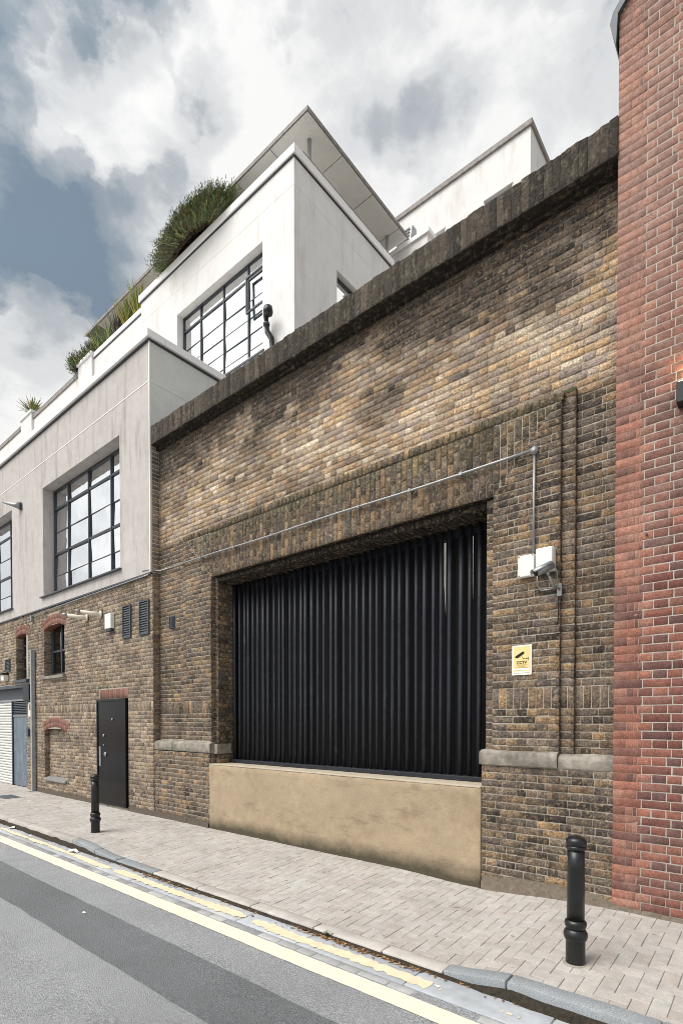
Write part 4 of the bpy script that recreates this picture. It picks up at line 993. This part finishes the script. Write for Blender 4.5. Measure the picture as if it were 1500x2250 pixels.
# arched windows
for x0, x1, za, zb, rise in AW[:2]:
    f = arch(x0, x1, zb, rise); cols_ = [x0 + .05, lerp(x0, x1, .52), x1 - .02] if x1 - x0 > 1 else [x0 + .05, x1 - .02]
    rows_ = [za + .02, lerp(za, zb, .54), zb + rise + .02] if x1 - x0 > 1 else [za + .02, za + .30, za + .60, za + .9, zb + rise + .02]
    steel_window(cols_, rows_, {1} if x1 - x0 > 1 else {1, 2, 3}, WY + .19, M_G=M_GLASSD, depth=.35)
    mb = MB(); mb.prism([(WY - .07, za - .085), (WY - .07, za - .015), (WY + .2, za + .012), (WY + .2, za - .085)], 'X', x0 - .07, x1 + .05); bevel(mb.build('window_sill', M_STONE if x1 - x0 > 1 else M_DGREY, bld), .006)
mb = MB(); mb.prism([(WY - .05, .32), (WY - .05, .36), (WY + .10, .42), (WY + .10, .32)], 'X', -13.74, -12.55); bevel(mb.build('niche_sill', M_GALV, bld), .006)
# service doors at the far left
mb = MB(); mb.box(-20.5, -14.88, WY + .25, WY + .30, -.1, 2.7); mb.build('doorway_backing', M_DARKROOM, bld)
mb = MB(); mb.box(-20.5, -14.88, WY + .0, WY + .26, 2.62, 2.70); mb.build('lintel', M_DGREY, bld)
mb = MB(); mb.box(-20.5, -14.9, WY + .16, WY + .19, 2.32, 2.62); mb.build('fascia', M_DGREY, bld)
mb = MB(); mb.box(-20.5, -14.86, WY + .08, WY + .16, 2.28, 2.325); mb.build('door_head', M_GALV, bld)
mb = MB(); mb.box(-16.13, -16.07, WY + .06, WY + .16, 0, 2.28); mb.box(-14.94, -14.885, WY + .02, WY + .16, 0, 2.28); fr = mb.build('steel_door', M_STEEL, bld); tag(fr, 'blue grey steel door with louvred top')
mb = MB(); mb.box(-16.065, -14.945, WY + .09, WY + .13, .02, 1.86); mb.build('door_leaf', M_BLUEDOOR, fr)
mb = MB(); mb.box(-16.065, -14.945, WY + .07, WY + .13, 1.865, 1.90); mb.build('door_rail', M_GALV, fr)
for i in range(8):
    z = 1.91 + i * .045; mb = MB(); mb.prism([(WY + .075, z), (WY + .08, z), (WY + .115, z + .04), (WY + .11, z + .04)], 'X', -16.06, -14.95); mb.build('louvre_slat', M_DGREY, fr)
mb = MB(); mb.tube([(-15.07, WY + .09, .98), (-15.07, WY + .04, .98), (-15.2, WY + .04, .98)], .012, 8); mb.tube([(-15.07, WY + .09, 1.09), (-15.07, WY + .07, 1.09)], .025, 10); mb.build('handle', M_GALV, fr)
sh = MB(); sh.box(-20.4, -16.135, WY + .13, WY + .15, 0, 2.28); shut = sh.build('roller_shutter', M_SHUTTER, bld)
for i in range(30):
    z = .0 + i * .075; mb = MB(); mb.prism([(WY + .125, z), (WY + .10, z + .012), (WY + .095, z + .036), (WY + .105, z + .062), (WY + .125, z + .072)], 'X', -20.4, -16.18); mb.build('shutter_slat', M_SHUTTER, shut)
mb = MB(); mb.box(-14.86, -14.46, WY - .10, WY - .005, 2.27, 2.67); bevel(mb.build('shutter_motor_box', M_BLACKPL, bld), .008)

# ------------------------------------------------------------------ white building further back
wb = empty('rear_white_building', (-7.5, 9.8, 0), 'plain white wall with thin grey capping rising behind the brick wall', 'building')
windowed_wall('front_wall', M_WHITE, -12.5, -5.42, 9.09, 0, 17.86, [(-6.75, -5.93, 15.4, 16.66), (-8.6, -8.02, 15.4, 16.66)], .14, wb)
mb = MB(); mb.poly([(-5.42, 9.09, 0), (-5.42, 16, 0), (-5.42, 16, 17.86), (-5.42, 9.09, 17.86)]); mb.build('side_wall', M_WHITE, wb)
for a, b in ((-6.75, -5.93), (-8.6, -8.02)):
    mb = MB(); mb.box(a, b, 9.20, 9.22, 15.4, 16.66); w_ = mb.build('window', M_STEEL, wb)
    mb = MB(); mb.poly([(a + .03, 9.19, 15.4), (b - .03, 9.19, 15.4), (b - .03, 9.19, 16.63), (a + .03, 9.19, 16.63)]); mb.build('pane', M_GLASS, w_)
    mb = MB(); mb.box(a - .02, b + .02, 9.055, 9.088, 16.655, 16.70); mb.build('window_head', M_TRIM, wb)
mb = MB(); mb.box(-12.5, -5.36, 9.03, 9.3, 17.862, 18.0); mb.box(-5.5, -5.36, 9.3, 16, 17.862, 18.0); mb.build('capping', M_FLASH, wb)
lowb = MB(); lowb.box(-9.4, -7.98, 8.02, 8.9, 13, 15.74); lb = lowb.build('rooftop_box', M_WHITE); tag(lb, 'small white rooftop enclosure with projecting rim beside the canopy', 'roof box')
mb = MB(); mb.box(-9.45, -7.90, 7.96, 8.95, 15.742, 15.86); mb.build('rim', M_WHITEPAINT, lb)
vu = empty('ventilation_unit', (-9.1, 8.5, 15.86), 'louvred grey ventilation hood on the roof behind the canopy', 'vent')
mb = MB(); mb.prism([(8.42, 15.862), (8.9, 15.862), (8.9, 17.0), (8.66, 17.0)], 'X', -9.45, -8.9); mb.build('hood', M_GALV, vu)
for i in range(9):
    mb = MB(); t = i / 9; mb.box(-9.40, -8.95, lerp(8.40, 8.62, t) , lerp(8.42, 8.64, t), 15.93 + i * .115, 15.99 + i * .115); mb.build('slat', M_STEEL, vu)
mb = MB(); mb.box(-8.52, -8.38, 8.5, 8.62, 15.862, 16.02); tag(mb.build('roof_sensor', M_STEEL), 'tiny dark box on the white rooftop enclosure', 'box')

# ------------------------------------------------------------------ bollards
def bollard(x, y, label, z):
    o = empty('bollard', (x, y, z), label, 'bollard', 'black cast iron bollards')
    h = .915
    mb = MB(); mb.lathe([(.066, -.05), (.066, .165)], x, y, 32); sh_ = mb
    for i, v in enumerate(mb.v): mb.v[i] = (v[0], v[1], v[2] + z)
    b_ = mb.build('base', M_BOLLARD, o); bevel(b_, .004)
    def part(name, prof):
        m_ = MB(); m_.lathe([(r_, q + z) for r_, q in prof], x, y, 32); m_.build(name, M_BOLLARD, o, True)
    m_ = MB(); m_.lathe([(.090, -.004), (.082, .002), (.064, .004)], 0, 0, 20)
    for i, v in enumerate(m_.v): m_.v[i] = (x + v[0] * (1 + .2 * nz(v[0] * 20, v[1] * 20, x)), y + v[1] * (1 + .2 * nz(v[1] * 20, v[0] * 20, x)), z + v[2])
    m_.build('bedding', M_JOINT, o, True)
    part('lower_collar', [(.062, .160), (.070, .168), (.079, .185), (.083, .205), (.080, .225), (.070, .240), (.064, .25)])
    part('upper_collar', [(.060, .246), (.067, .256), (.073, .272), (.076, .288), (.072, .303), (.064, .312), (.058, .316)])
    part('shaft', [(.060, .30), (.059, .5), (.058, .7), (.057, h - .085)])
    part('neck_ring', [(.057, h - .095), (.066, h - .09), (.070, h - .08), (.066, h - .068), (.062, h - .062)])
    part('cap', [(.062, h - .064), (.069, h - .055), (.071, h - .035), (.068, h - .02), (.055, h - .006), (.03, h + .004), (.01, h + .008)])
    return o
bollard(-1.138, -1.37, 'nearer black bollard at the right, in front of the brick pier', pave_z(-1.138, -1.37))
bollard(-8.33, -1.47, 'farther black bollard at the left, in front of the black door', pave_z(-8.33, -1.47))

# ------------------------------------------------------------------ conduit, boxes, camera and sign on the right pier
py = -.09
cd = empty('cable_conduit', (-1.92, -.1, 3.5), 'thin galvanised conduit running along the arch and down to the boxes', 'conduit')
cx = -1.915
mb = MB(); pts = [(-9.15, WY - .035, 4.53), (-8.92, WY - .035, 4.52), (-8.80, -.03, 4.50), (-8.0, -.065, 4.475)] + [(lerp(-7.9, cx, i / 14), -.128, 4.45 - .035 * i / 14 + .006 * math.sin(i)) for i in range(15)]
mb.tube(pts, .0135, 10); mb.build('run', M_GALV, cd, True)
mb = MB(); mb.tube([(cx, -.112, 4.40), (cx - .002, -.112, 3.9), (cx - .004, -.112, 3.42)], .0125, 10); mb.build('drop', M_GALV, cd, True)
mb = MB(); mb.tube([(cx, -.09, 4.415), (cx, -.135, 4.415)], .036, 20); mb.build('junction', M_GALV, cd, True)
mb = MB(); mb.tube([(cx, -.135, 4.415), (cx, -.142, 4.415)], .028, 20); mb.build('junction_lid', M_GALV, cd, True)
for sx in (-7.4, -6.55, -5.7, -4.9, -4.1, -3.35, -2.7):
    mb = MB(); zc = 4.45 - .035 * (sx + 7.9) / (cx + 7.9); mb.box(sx - .014, sx + .014, -.146, -.09, zc - .018, zc + .018); mb.build('saddle', M_GALV, cd)
cd2 = empty('grey_conduit', (-12, WY, 4.4), 'pale conduit under the edge of the grey render', 'conduit')
mb = MB(); mb.tube([(-14.4, WY - .035, 4.36), (-12, WY - .035, 4.40), (-9.16, WY - .035, 4.425), (-8.95, WY - .035, 4.428)], .012, 8); mb.build('run', M_GALV, cd2, True)
mb = MB(); mb.box(-14.45, -14.36, WY - .06, WY - .005, 4.24, 4.38); mb.build('end_box', M_GALV, cd2)
def jbox(x0, x1, z0, z1, y0, y1, label, screws):
    o = empty('junction_box', ((x0 + x1) / 2, y1, z0), label, 'junction box', 'white junction boxes on the pier')
    mb = MB(); mb.box(x0, x1, y0 + .03, y1, z0, z1); bevel(mb.build('body', M_WPLASTIC, o), .006)
    mb = MB(); mb.box(x0 + .001, x1 - .001, y0, y0 + .026, z0 + .001, z1 - .001); bevel(mb.build('lid', M_WPLASTIC, o), .008)
    if screws:
        for a in (x0 + .014, x1 - .014):
            for b in (z0 + .014, z1 - .014):
                m_ = MB(); m_.tube([(a, y0 + .001, b), (a, y0 - .003, b)], .006, 8); m_.build('screw', M_STEEL, o)
jbox(-2.062, -1.898, 3.185, 3.40, -.150, -.092, 'white junction box with corner screws, left of the pair above the camera', True)
jbox(-1.868, -1.708, 3.205, 3.425, -.195, -.092, 'plain white junction box touching the camera, right of the pair', False)
cc = empty('security_camera', (-1.75, -.1, 3.1), 'silver bullet security camera on a bracket below the white boxes', 'camera')
ca, cb2 = Vector((-1.80, -.36, 3.145)), Vector((-1.685, -.25, 3.225))
mb = MB(); mb.tube([ca, ca.lerp(cb2, .5), cb2], .036, 20); mb.build('housing', M_GALV, cc, True)
dv = (cb2 - ca).normalized()
mb = MB(); mb.tube([ca - dv * .012, ca + dv * .004], .031, 20); mb.build('lens_ring', M_BLACKPL, cc, True)
mb = MB(); up = Vector((0, 0, 1)); sd = dv.cross(up).normalized(); u2 = sd.cross(dv)
prev = None
for i in range(9):
    an = R(-80 + 20 * i); off = u2 * math.cos(an) * .042 + sd * math.sin(an) * .042
    r_ = (mb.vert(ca - dv * .035 + off), mb.vert(cb2 - dv * .01 + off))
    if prev: mb.quad(prev[0], prev[1], r_[1], r_[0])
    prev = r_
o_ = mb.build('sun_shield', M_GALV, cc, True); m_ = o_.modifiers.new('thick', 'SOLIDIFY'); m_.thickness = .003
mid = ca.lerp(cb2, .55)
mb = MB(); mb.tube([mid - u2 * .034, mid - u2 * .075], .014, 10); mb.tube([mid - u2 * .07, Vector((-1.69, -.22, 3.03)), Vector((-1.665, -.12, 3.02))], .011, 10); mb.build('bracket_arm', M_GALV, cc, True)
mb = MB(); mb.box(-1.69, -1.645, -.118, -.092, 2.95, 3.07); bevel(mb.build('wall_plate', M_GALV, cc), .005)
mb = MB(); mb.tube([cb2, (-1.66, -.2, 3.17), (-1.68, -.13, 3.07), (-1.75, -.115, 3.03), (-1.84, -.11, 3.03), (-1.88, -.11, 3.09), (-1.88, -.12, 3.2)], .007, 8); mb.build('cable', M_GALV, cc, True)
mb = MB(); mb.tube([(-1.68, -.10, 2.95), (-1.683, -.099, 2.86), (-1.678, -.099, 2.76), (-1.69, -.099, 2.68), (-1.705, -.099, 2.70)], .004, 6); mb.build('loose_wire', M_BLACKPL, cc, True)
# warning sign
sg = empty('warning_sign', (-2.03, -.1, 2.2), 'pale yellow CCTV warning sign fixed to the brick pier', 'sign')
SX0, SX1, SZ0, SZ1, SY = -2.133, -1.935, 2.215, 2.515, -.102
def flat(name, c, x0, x1, z0, z1, y, parent=sg):
    m_ = MB(); m_.poly([(x0, y, z0), (x1, y, z0), (x1, y, z1), (x0, y, z1)]); return m_.build(name, c, parent)
M_SIGNW = mat('sign_white', srgb(235, 233, 226), rough=.5, var=.03, bump=0); M_SIGNY = mat('sign_yellow', srgb(226, 204, 140), rough=.5, var=.05, vscale=9, bump=0); M_INK = mat('sign_ink', srgb(26, 24, 22), rough=.6, var=0, bump=0); M_INK2 = mat('sign_faded_ink', srgb(150, 110, 50), rough=.6, var=0, bump=0)
mb = MB(); mb.box(SX0, SX1, SY, -.088, SZ0, SZ1); mb.build('board', M_SIGNW, sg)
flat('yellow_field', M_SIGNY, SX0 + .013, SX1 - .013, SZ0 + .018, SZ1 - .014, SY - .002)
flat('white_strip', M_SIGNW, SX0 + .018, SX1 - .018, SZ0 + .048, SZ0 + .066, SY - .004); flat('white_strip', M_SIGNW, SX0 + .018, SX1 - .018, SZ0 + .022, SZ0 + .036, SY - .004)
def fpoly(name, pts, c=M_INK):
    m_ = MB(); m_.poly([(SX0 + p[0], SY - .005, SZ0 + p[1]) for p in pts]); m_.build(name, c, sg)
fpoly('camera_symbol', [(.042, .178), (.058, .170), (.128, .216), (.124, .230), (.113, .236), (.036, .192)]); fpoly('camera_symbol_lens', [(.030, .180), (.040, .174), (.046, .182), (.036, .190)])
fpoly('camera_symbol_arm', [(.094, .192), (.098, .190), (.121, .163), (.117, .160)]); fpoly('camera_symbol_arm', [(.115, .160), (.115, .164), (.164, .164), (.164, .160)]); fpoly('camera_symbol_mount', [(.163, .150), (.163, .178), (.168, .178), (.168, .150)])
def text(body, x, z, size, c, bold=0):
    cu = bpy.data.curves.new('lettering', 'FONT'); cu.body = body; cu.size = size; cu.align_x = 'CENTER'; cu.offset = bold; cu.materials.append(c)
    t_ = bpy.data.objects.new('text_source', cu); me = bpy.data.meshes.new_from_object(t_); bpy.data.objects.remove(t_)
    o = bpy.data.objects.new('lettering', me); col.objects.link(o); o.location = (x, SY - .005, z); o.rotation_euler = (R(90), 0, 0); o.parent = sg; o.matrix_parent_inverse = sg.matrix_basis.inverted(); return o
mx0 = (SX0 + SX1) / 2
text('CCTV', mx0, SZ0 + .112, .040, M_INK, .0008); text('These premises', mx0, SZ0 + .096, .017, M_INK2); text('are under', mx0, SZ0 + .083, .017, M_INK2); text('CCTV surveillance', mx0, SZ0 + .070, .017, M_INK2)

# ------------------------------------------------------------------ lit wall lamp on the red wall
lp = empty('wall_lamp', (-.66, -.13, 4.4), 'black up light on the red brick wall, lit warm', 'lamp')
mb = MB(); mb.box(-.705, -.59, -.25, -.135, 4.36, 4.53); bevel(mb.build('body', M_BLACKPL, lp), .006)
mb = MB(); mb.box(-.69, -.605, -.24, -.15, 4.531, 4.535); mb.build('lens', emis('lamp_lens', (1, .75, .4, 1), 8), lp)
sp = bpy.data.lights.new('lamp_bulb', 'SPOT'); sp.energy = 3.5; sp.color = (1, .62, .25); sp.spot_size = R(100); sp.spot_blend = .8; sp.shadow_soft_size = .03
so = bpy.data.objects.new('lamp_bulb', sp); col.objects.link(so); so.location = (-.64, -.195, 4.55); so.rotation_euler = (R(180), 0, 0); so.parent = lp; so.matrix_parent_inverse = lp.matrix_basis.inverted()

# ------------------------------------------------------------------ small things on the rendered building
def flue(x, z, label):
    o = empty('flue_pipe', (x, WY, z), label, 'flue', 'cream flue pipes')
    mb = MB(); mb.tube([(x, WY, z), (x - .10, WY - .16, z + .015), (x - .2, WY - .34, z + .04)], .05, 16, None, .032); mb.build('pipe', M_CREAM, o, True)
    mb = MB(); mb.tube([(x + .005, WY - .0, z), (x - .003, WY - .03, z)], .075, 16); mb.build('wall_collar', M_CREAM, o, True)
    mb = MB(); mb.tube([(x - .2, WY - .34, z + .04), (x - .25, WY - .42, z + .05)], .036, 16, None, .02); mb.build('tip', M_GALV, o, True)
flue(-11.46, 3.955, 'left of two cream flue pipes, beside the large arched window'); flue(-10.84, 3.95, 'right of two cream flue pipes, beside the white box')
o = empty('alarm_box', (-10.4, WY, 3.55), 'cream alarm box on the brick between the flues and the vents', 'alarm box')
mb = MB(); mb.box(-10.52, -10.27, WY - .09, WY - .003, 3.60, 3.90); bevel(mb.build('cover', M_WPLASTIC, o), .012); mb = MB(); mb.box(-10.50, -10.29, WY - .08, WY - .003, 3.555, 3.598); mb.build('lens', M_STEEL, o)
o = empty('wall_spotlight', (-15.0, RY, 7.25), 'conical grey spotlight on the render between the two big windows', 'spotlight')
mb = MB(); mb.tube([(-15.0, RY - .02, 7.24), (-15.10, RY - .12, 7.26), (-15.28, RY - .34, 7.31)], .10, 16, None, .015); mb.build('shade', M_GALV, o, True); mb = MB(); mb.box(-15.03, -14.93, RY - .04, RY, 7.14, 7.3); mb.build('bracket', M_DGREY, o)
o = empty('steel_post', (-14.3, WY - .08, 0), 'grey steel channel post standing against the brick ground floor', 'post')
mb = MB(); mb.box(-14.345, -14.265, WY - .11, WY - .02, -.02, 3.52); bevel(mb.build('channel', mat('blue_grey_steel', srgb(150, 157, 160), rough=.5, var=.12, vscale=6, bump=.1, extra=stain(.55, .75, .4, srgb(80, 84, 84))), o), .008)
mb = MB(); mb.box(-14.40, -14.21, WY - .18, WY - .01, -.03, .004); mb.build('foot_plate', M_GALV, o)
o = empty('security_light', (-16.25, WY, 3.0), 'small white sensor lamp by the narrow window', 'lamp')
mb = MB(); mb.box(-16.36, -16.14, WY - .12, WY, 2.84, 3.0); bevel(mb.build('body', M_WPLASTIC, o), .01); mb = MB(); mb.box(-16.45, -16.1, WY - .16, WY, 3.01, 3.05); mb.build('hood', M_BLACKPL, o)
o = empty('notice', (-14.63, WY, 1.9), 'narrow cream notice on the brick beside the steel post', 'notice')
mb = MB(); mb.box(-14.73, -14.53, WY - .02, WY - .006, 1.86, 2.22); mb.build('board', M_CREAM, o); mb = MB(); mb.poly([(-14.69, WY - .021, 2.02), (-14.57, WY - .021, 2.02), (-14.6, WY - .021, 2.17), (-14.66, WY - .021, 2.17)]); mb.build('symbol', M_INK2, o)
o = empty('intercom', (-14.72, WY, 1.4), 'small dark intercom box beside the steel door', 'intercom')
mb = MB(); mb.box(-14.80, -14.67, WY - .05, WY - .004, 1.36, 1.56); bevel(mb.build('case', M_DGREY, o), .006); mb = MB(); mb.tube([(-14.735, WY - .05, 1.42), (-14.735, WY - .056, 1.42)], .018, 10); mb.build('button', M_GALV, o)
o = empty('drain_pipe', (-9.35, UY, 10.8), 'black flue pipe with a hooked top on the white upper wall', 'pipe')
mb = MB(); mb.tube([(-9.30, UY - .12, 8.7), (-9.30, UY - .12, 10.5), (-9.33, UY - .12, 10.75), (-9.45, UY - .14, 10.95), (-9.47, UY - .15, 11.15), (-9.46, UY - .17, 11.28), (-9.40, UY - .22, 11.36), (-9.30, UY - .26, 11.33), (-9.27, UY - .28, 11.26)], .065, 14); mb.build('pipe', M_BLACKPL, o, True)
for z in (10.45, 11.1): mb = MB(); mb.lathe([(.078, z), (.078, z + .05)], -9.30 if z < 11 else -9.47, UY - .12 if z < 11 else UY - .15, 14); mb.build('joint_ring', M_DGREY, o, True)
mb = MB(); mb.lathe([(.10, 11.20), (.115, 11.26), (.10, 11.36), (.05, 11.40)], -9.28, UY - .27, 14); mb.build('cowl', M_BLACKPL, o, True)

# ------------------------------------------------------------------ plants on the roof terraces
GR = [srgb(*c) for c in ((82, 96, 58), (64, 78, 48), (104, 114, 72), (56, 66, 44), (124, 126, 86), (88, 82, 60), (96, 104, 78))]
def blade(mb, p, d, ln, w, droop, c, seg=3):
    p = Vector(p); d = Vector(d).normalized(); s = d.cross(Vector((0, 0, 1)))
    if s.length < .05: s = Vector((1, 0, 0))
    s = (s.normalized() * w); prev = None
    for i in range(seg + 1):
        t = i / seg; q = p + d * ln * t + Vector((0, 0, -droop * ln * t * t)); ww = (1 - t) ** .7 if i else .7
        r_ = (mb.vert(q - s * ww, c), mb.vert(q + s * ww, c))
        if prev: mb.quad(prev[0], prev[1], r_[1], r_[0])
        prev = r_
rnd = random.Random(3)
def shrub(name, label, c, rad, n_, cat='shrub', tint=1.0, grp='rooftop plants'):
    o = empty(name, (c[0], c[1], c[2] - rad[2]), label, cat, grp)
    leaf = MB(); stem = MB()
    for i in range(n_):
        a = rnd.uniform(0, 2 * math.pi); v = rnd.uniform(-.25, 1); rr = rnd.uniform(.5, 1.0) ** .5
        dx, dy, dz = math.cos(a) * math.sqrt(1 - v * v if v > 0 else 1), math.sin(a) * math.sqrt(1 - v * v if v > 0 else 1), v
        k_ = 1 + .22 * nz(dx * 2 + c[0], dy * 2, dz * 2) + rnd.uniform(-.08, .10)
        tip = Vector((c[0] + dx * rad[0] * rr * k_, c[1] + dy * rad[1] * rr * k_, c[2] + dz * rad[2] * rr * k_))
        base = Vector((c[0] + dx * rad[0] * .55 * rr, c[1] + dy * rad[1] * .3, c[2] + dz * rad[2] * .2 - .1))
        dirv = (tip - base).normalized(); colr = tuple(q * tint * rnd.uniform(.7, 1.25) for q in rnd.choice(GR)[:3]) + (1,)
        if i % 3 == 0: stem.tube([base, base.lerp(tip, .6), tip], .008, 4, srgb(74, 62, 48), .003)
        for q in range(9):
            t = .35 + .65 * q / 8; p = base.lerp(tip, t); an = rnd.uniform(0, 6.28)
            side_ = Vector((math.cos(an), math.sin(an), rnd.uniform(-.2, .5)))
            blade(leaf, p, dirv * .75 + side_ * 1.1 + Vector((0, 0, .45)), rnd.uniform(.07, .15), .011, .2, colr, 2)
    leaf.build('foliage', M_LEAF, o); stem.build('stems', M_LEAF, o)
    return o
shrub('rosemary_bush', 'big dark green bush overflowing the white parapet', (-12.6, 3.40, 15.02), (1.85, .66, .90), 3600, 'bush', 1.5)
def spiky(name, label, c, n_, ln, w, cols_, spread=.6, cat='plant'):
    o = empty(name, c, label, cat, 'rooftop plants'); m_ = MB()
    for i in range(n_):
        a = rnd.uniform(0, 6.28); s = rnd.uniform(.1, spread); d = (math.cos(a) * s, math.sin(a) * s, 1)
        blade(m_, (c[0] + rnd.uniform(-.06, .06), c[1] + rnd.uniform(-.05, .05), c[2]), d, ln * rnd.uniform(.6, 1.1), w * rnd.uniform(.7, 1.2), rnd.uniform(.05, .35), tuple(q * rnd.uniform(.8, 1.2) for q in rnd.choice(cols_)[:3]) + (1,), 4)
    m_.build('leaves', M_LEAF, o); return o
YG = [srgb(*c) for c in ((150, 150, 70), (120, 130, 60), (170, 160, 90), (96, 112, 56))]; PUR = [srgb(*c) for c in ((84, 74, 70), (96, 92, 76), (70, 72, 62), (110, 112, 92))]; GG = [srgb(*c) for c in ((96, 120, 66), (130, 146, 100), (80, 100, 60), (150, 160, 120))]
spiky('grass_plant', 'tall yellow green grass nearest the upper storey on the parapet', (-15.9, 3.6, 14.45), 170, 1.45, .022, YG, .45)
spiky('grass_plant', 'second yellow green grass clump, left of the tall grass', (-16.6, 3.6, 14.45), 150, 1.35, .022, YG, .5)
spiky('flax_plant', 'dark spiky flax between the grass and the low shrubs on the parapet', (-17.2, 3.6, 14.45), 80, 1.4, .035, PUR, .55)
spiky('flax_plant', 'green spiky flax, left of the dark flax', (-17.8, 3.58, 14.42), 80, 1.15, .032, GG, .75)
spiky('flax_plant', 'pale striped flax leaning over the parapet near the white pier', (-18.35, 3.5, 14.45), 80, 1.0, .030, GG + YG, .9)
shrub('low_shrub', 'low rounded shrub behind the white pier on the parapet', (-18.9, 3.55, 14.62), (.7, .4, .65), 420, tint=1.5)
shrub('trailing_shrub', 'small shrub spilling past the left end of the white pier', (-19.75, 3.4, 14.55), (.5, .4, .6), 300, tint=1.6)
spiky('yucca', 'lone spiky yucca in the far left corner of the roof', (-24.3, 3.5, 14.60), 110, .85, .035, GG + YG, 1.6)

# ------------------------------------------------------------------ small things on the ground
mb = MB(); rough_box(mb, -14.1, -13.4, -1.12, -.78, -.05, .006, lambda a, b: (1, 1, 1, 1), amp=.001, rnd=.004, n=(4, 3, 1), zf=pave_z); o = mb.build('inspection_cover', M_DGREY); tag(o, 'grey metal inspection cover in the pavement at the far left', 'cover')
mb = MB(); lr = random.Random(5)
for i in range(520):
    x = lr.choice((lr.uniform(-8.5, -1.3), lr.gauss(-3.0, .25), lr.gauss(-2.3, .3), lr.gauss(-5.6, .4))); y = KERB_Y - .03 - abs(lr.gauss(0, .028)); z = ROAD_Z + .012
    a = lr.uniform(0, 6.28); s = lr.uniform(.008, .022); d1 = Vector((math.cos(a), math.sin(a), lr.uniform(-.3, .4))) * s; d2 = Vector((-math.sin(a), math.cos(a), lr.uniform(-.2, .4))) * s * .5
    c = srgb(*lr.choice(((150, 110, 70), (120, 86, 56), (176, 140, 92), (90, 70, 52)))); p = Vector((x, y, z))
    mb.poly([p - d1, p - d2 * .8, p + d1, p + d2], c)
tag(mb.build('dry_leaves', M_LEAF), 'dry brown leaves blown along the kerb', 'leaves', kind='stuff')
def scrap(x, y, label, s, c, ground=None):
    mb = MB(); z = (pave_z(x, y) if y > KERB_Y else ROAD_Z + .006) + .003; r_ = random.Random(int(x * 100)); n_ = 7
    ring = [mb.vert((x + math.cos(k * 6.283 / n_) * s * r_.uniform(.6, 1.2), y + math.sin(k * 6.283 / n_) * s * .5 * r_.uniform(.6, 1.2), z + r_.uniform(0, s * .35)), c) for k in range(n_)]; ce = mb.vert((x, y, z + s * .3), c)
    for k in range(n_): mb.f.append((ring[k], ring[(k + 1) % n_], ce))
    o = mb.build('paper_scrap', M_SIGNW); tag(o, label, 'litter', 'scraps of litter'); m_ = o.modifiers.new('thick', 'SOLIDIFY'); m_.thickness = .001
scrap(-7.75, -2.06, 'crumpled white paper in the gutter by the left kerb ramp', .12, (1, 1, 1, 1)); scrap(-10.3, -2.0, 'pale round scrap against the kerb at the left edge', .09, (1, 1, 1, 1))
scrap(-9.4, -2.03, 'small white scrap in the gutter left of the farther bollard', .035, (1, 1, 1, 1)); scrap(-1.85, -2.1, 'cigarette end in the gutter by the right kerb ramp', .022, (1, 1, 1, 1)); scrap(-5.2, -3.05, 'white fleck on the dark asphalt strip', .03, (1, 1, 1, 1))
wd = empty('kerb_weed', (-3.02, KERB_Y - .01, -.1), 'tiny weed growing at the kerb joint in front of the low wall', 'weed'); m_ = MB()
for i in range(26):
    a = rnd.uniform(0, 6.28); blade(m_, (-3.02 + rnd.uniform(-.03, .03), KERB_Y - .02, -.11), (math.cos(a) * .7, math.sin(a) * .7, 1), rnd.uniform(.03, .075), .006, .3, rnd.choice(GR), 2)
m_.build('leaves', M_LEAF, wd)
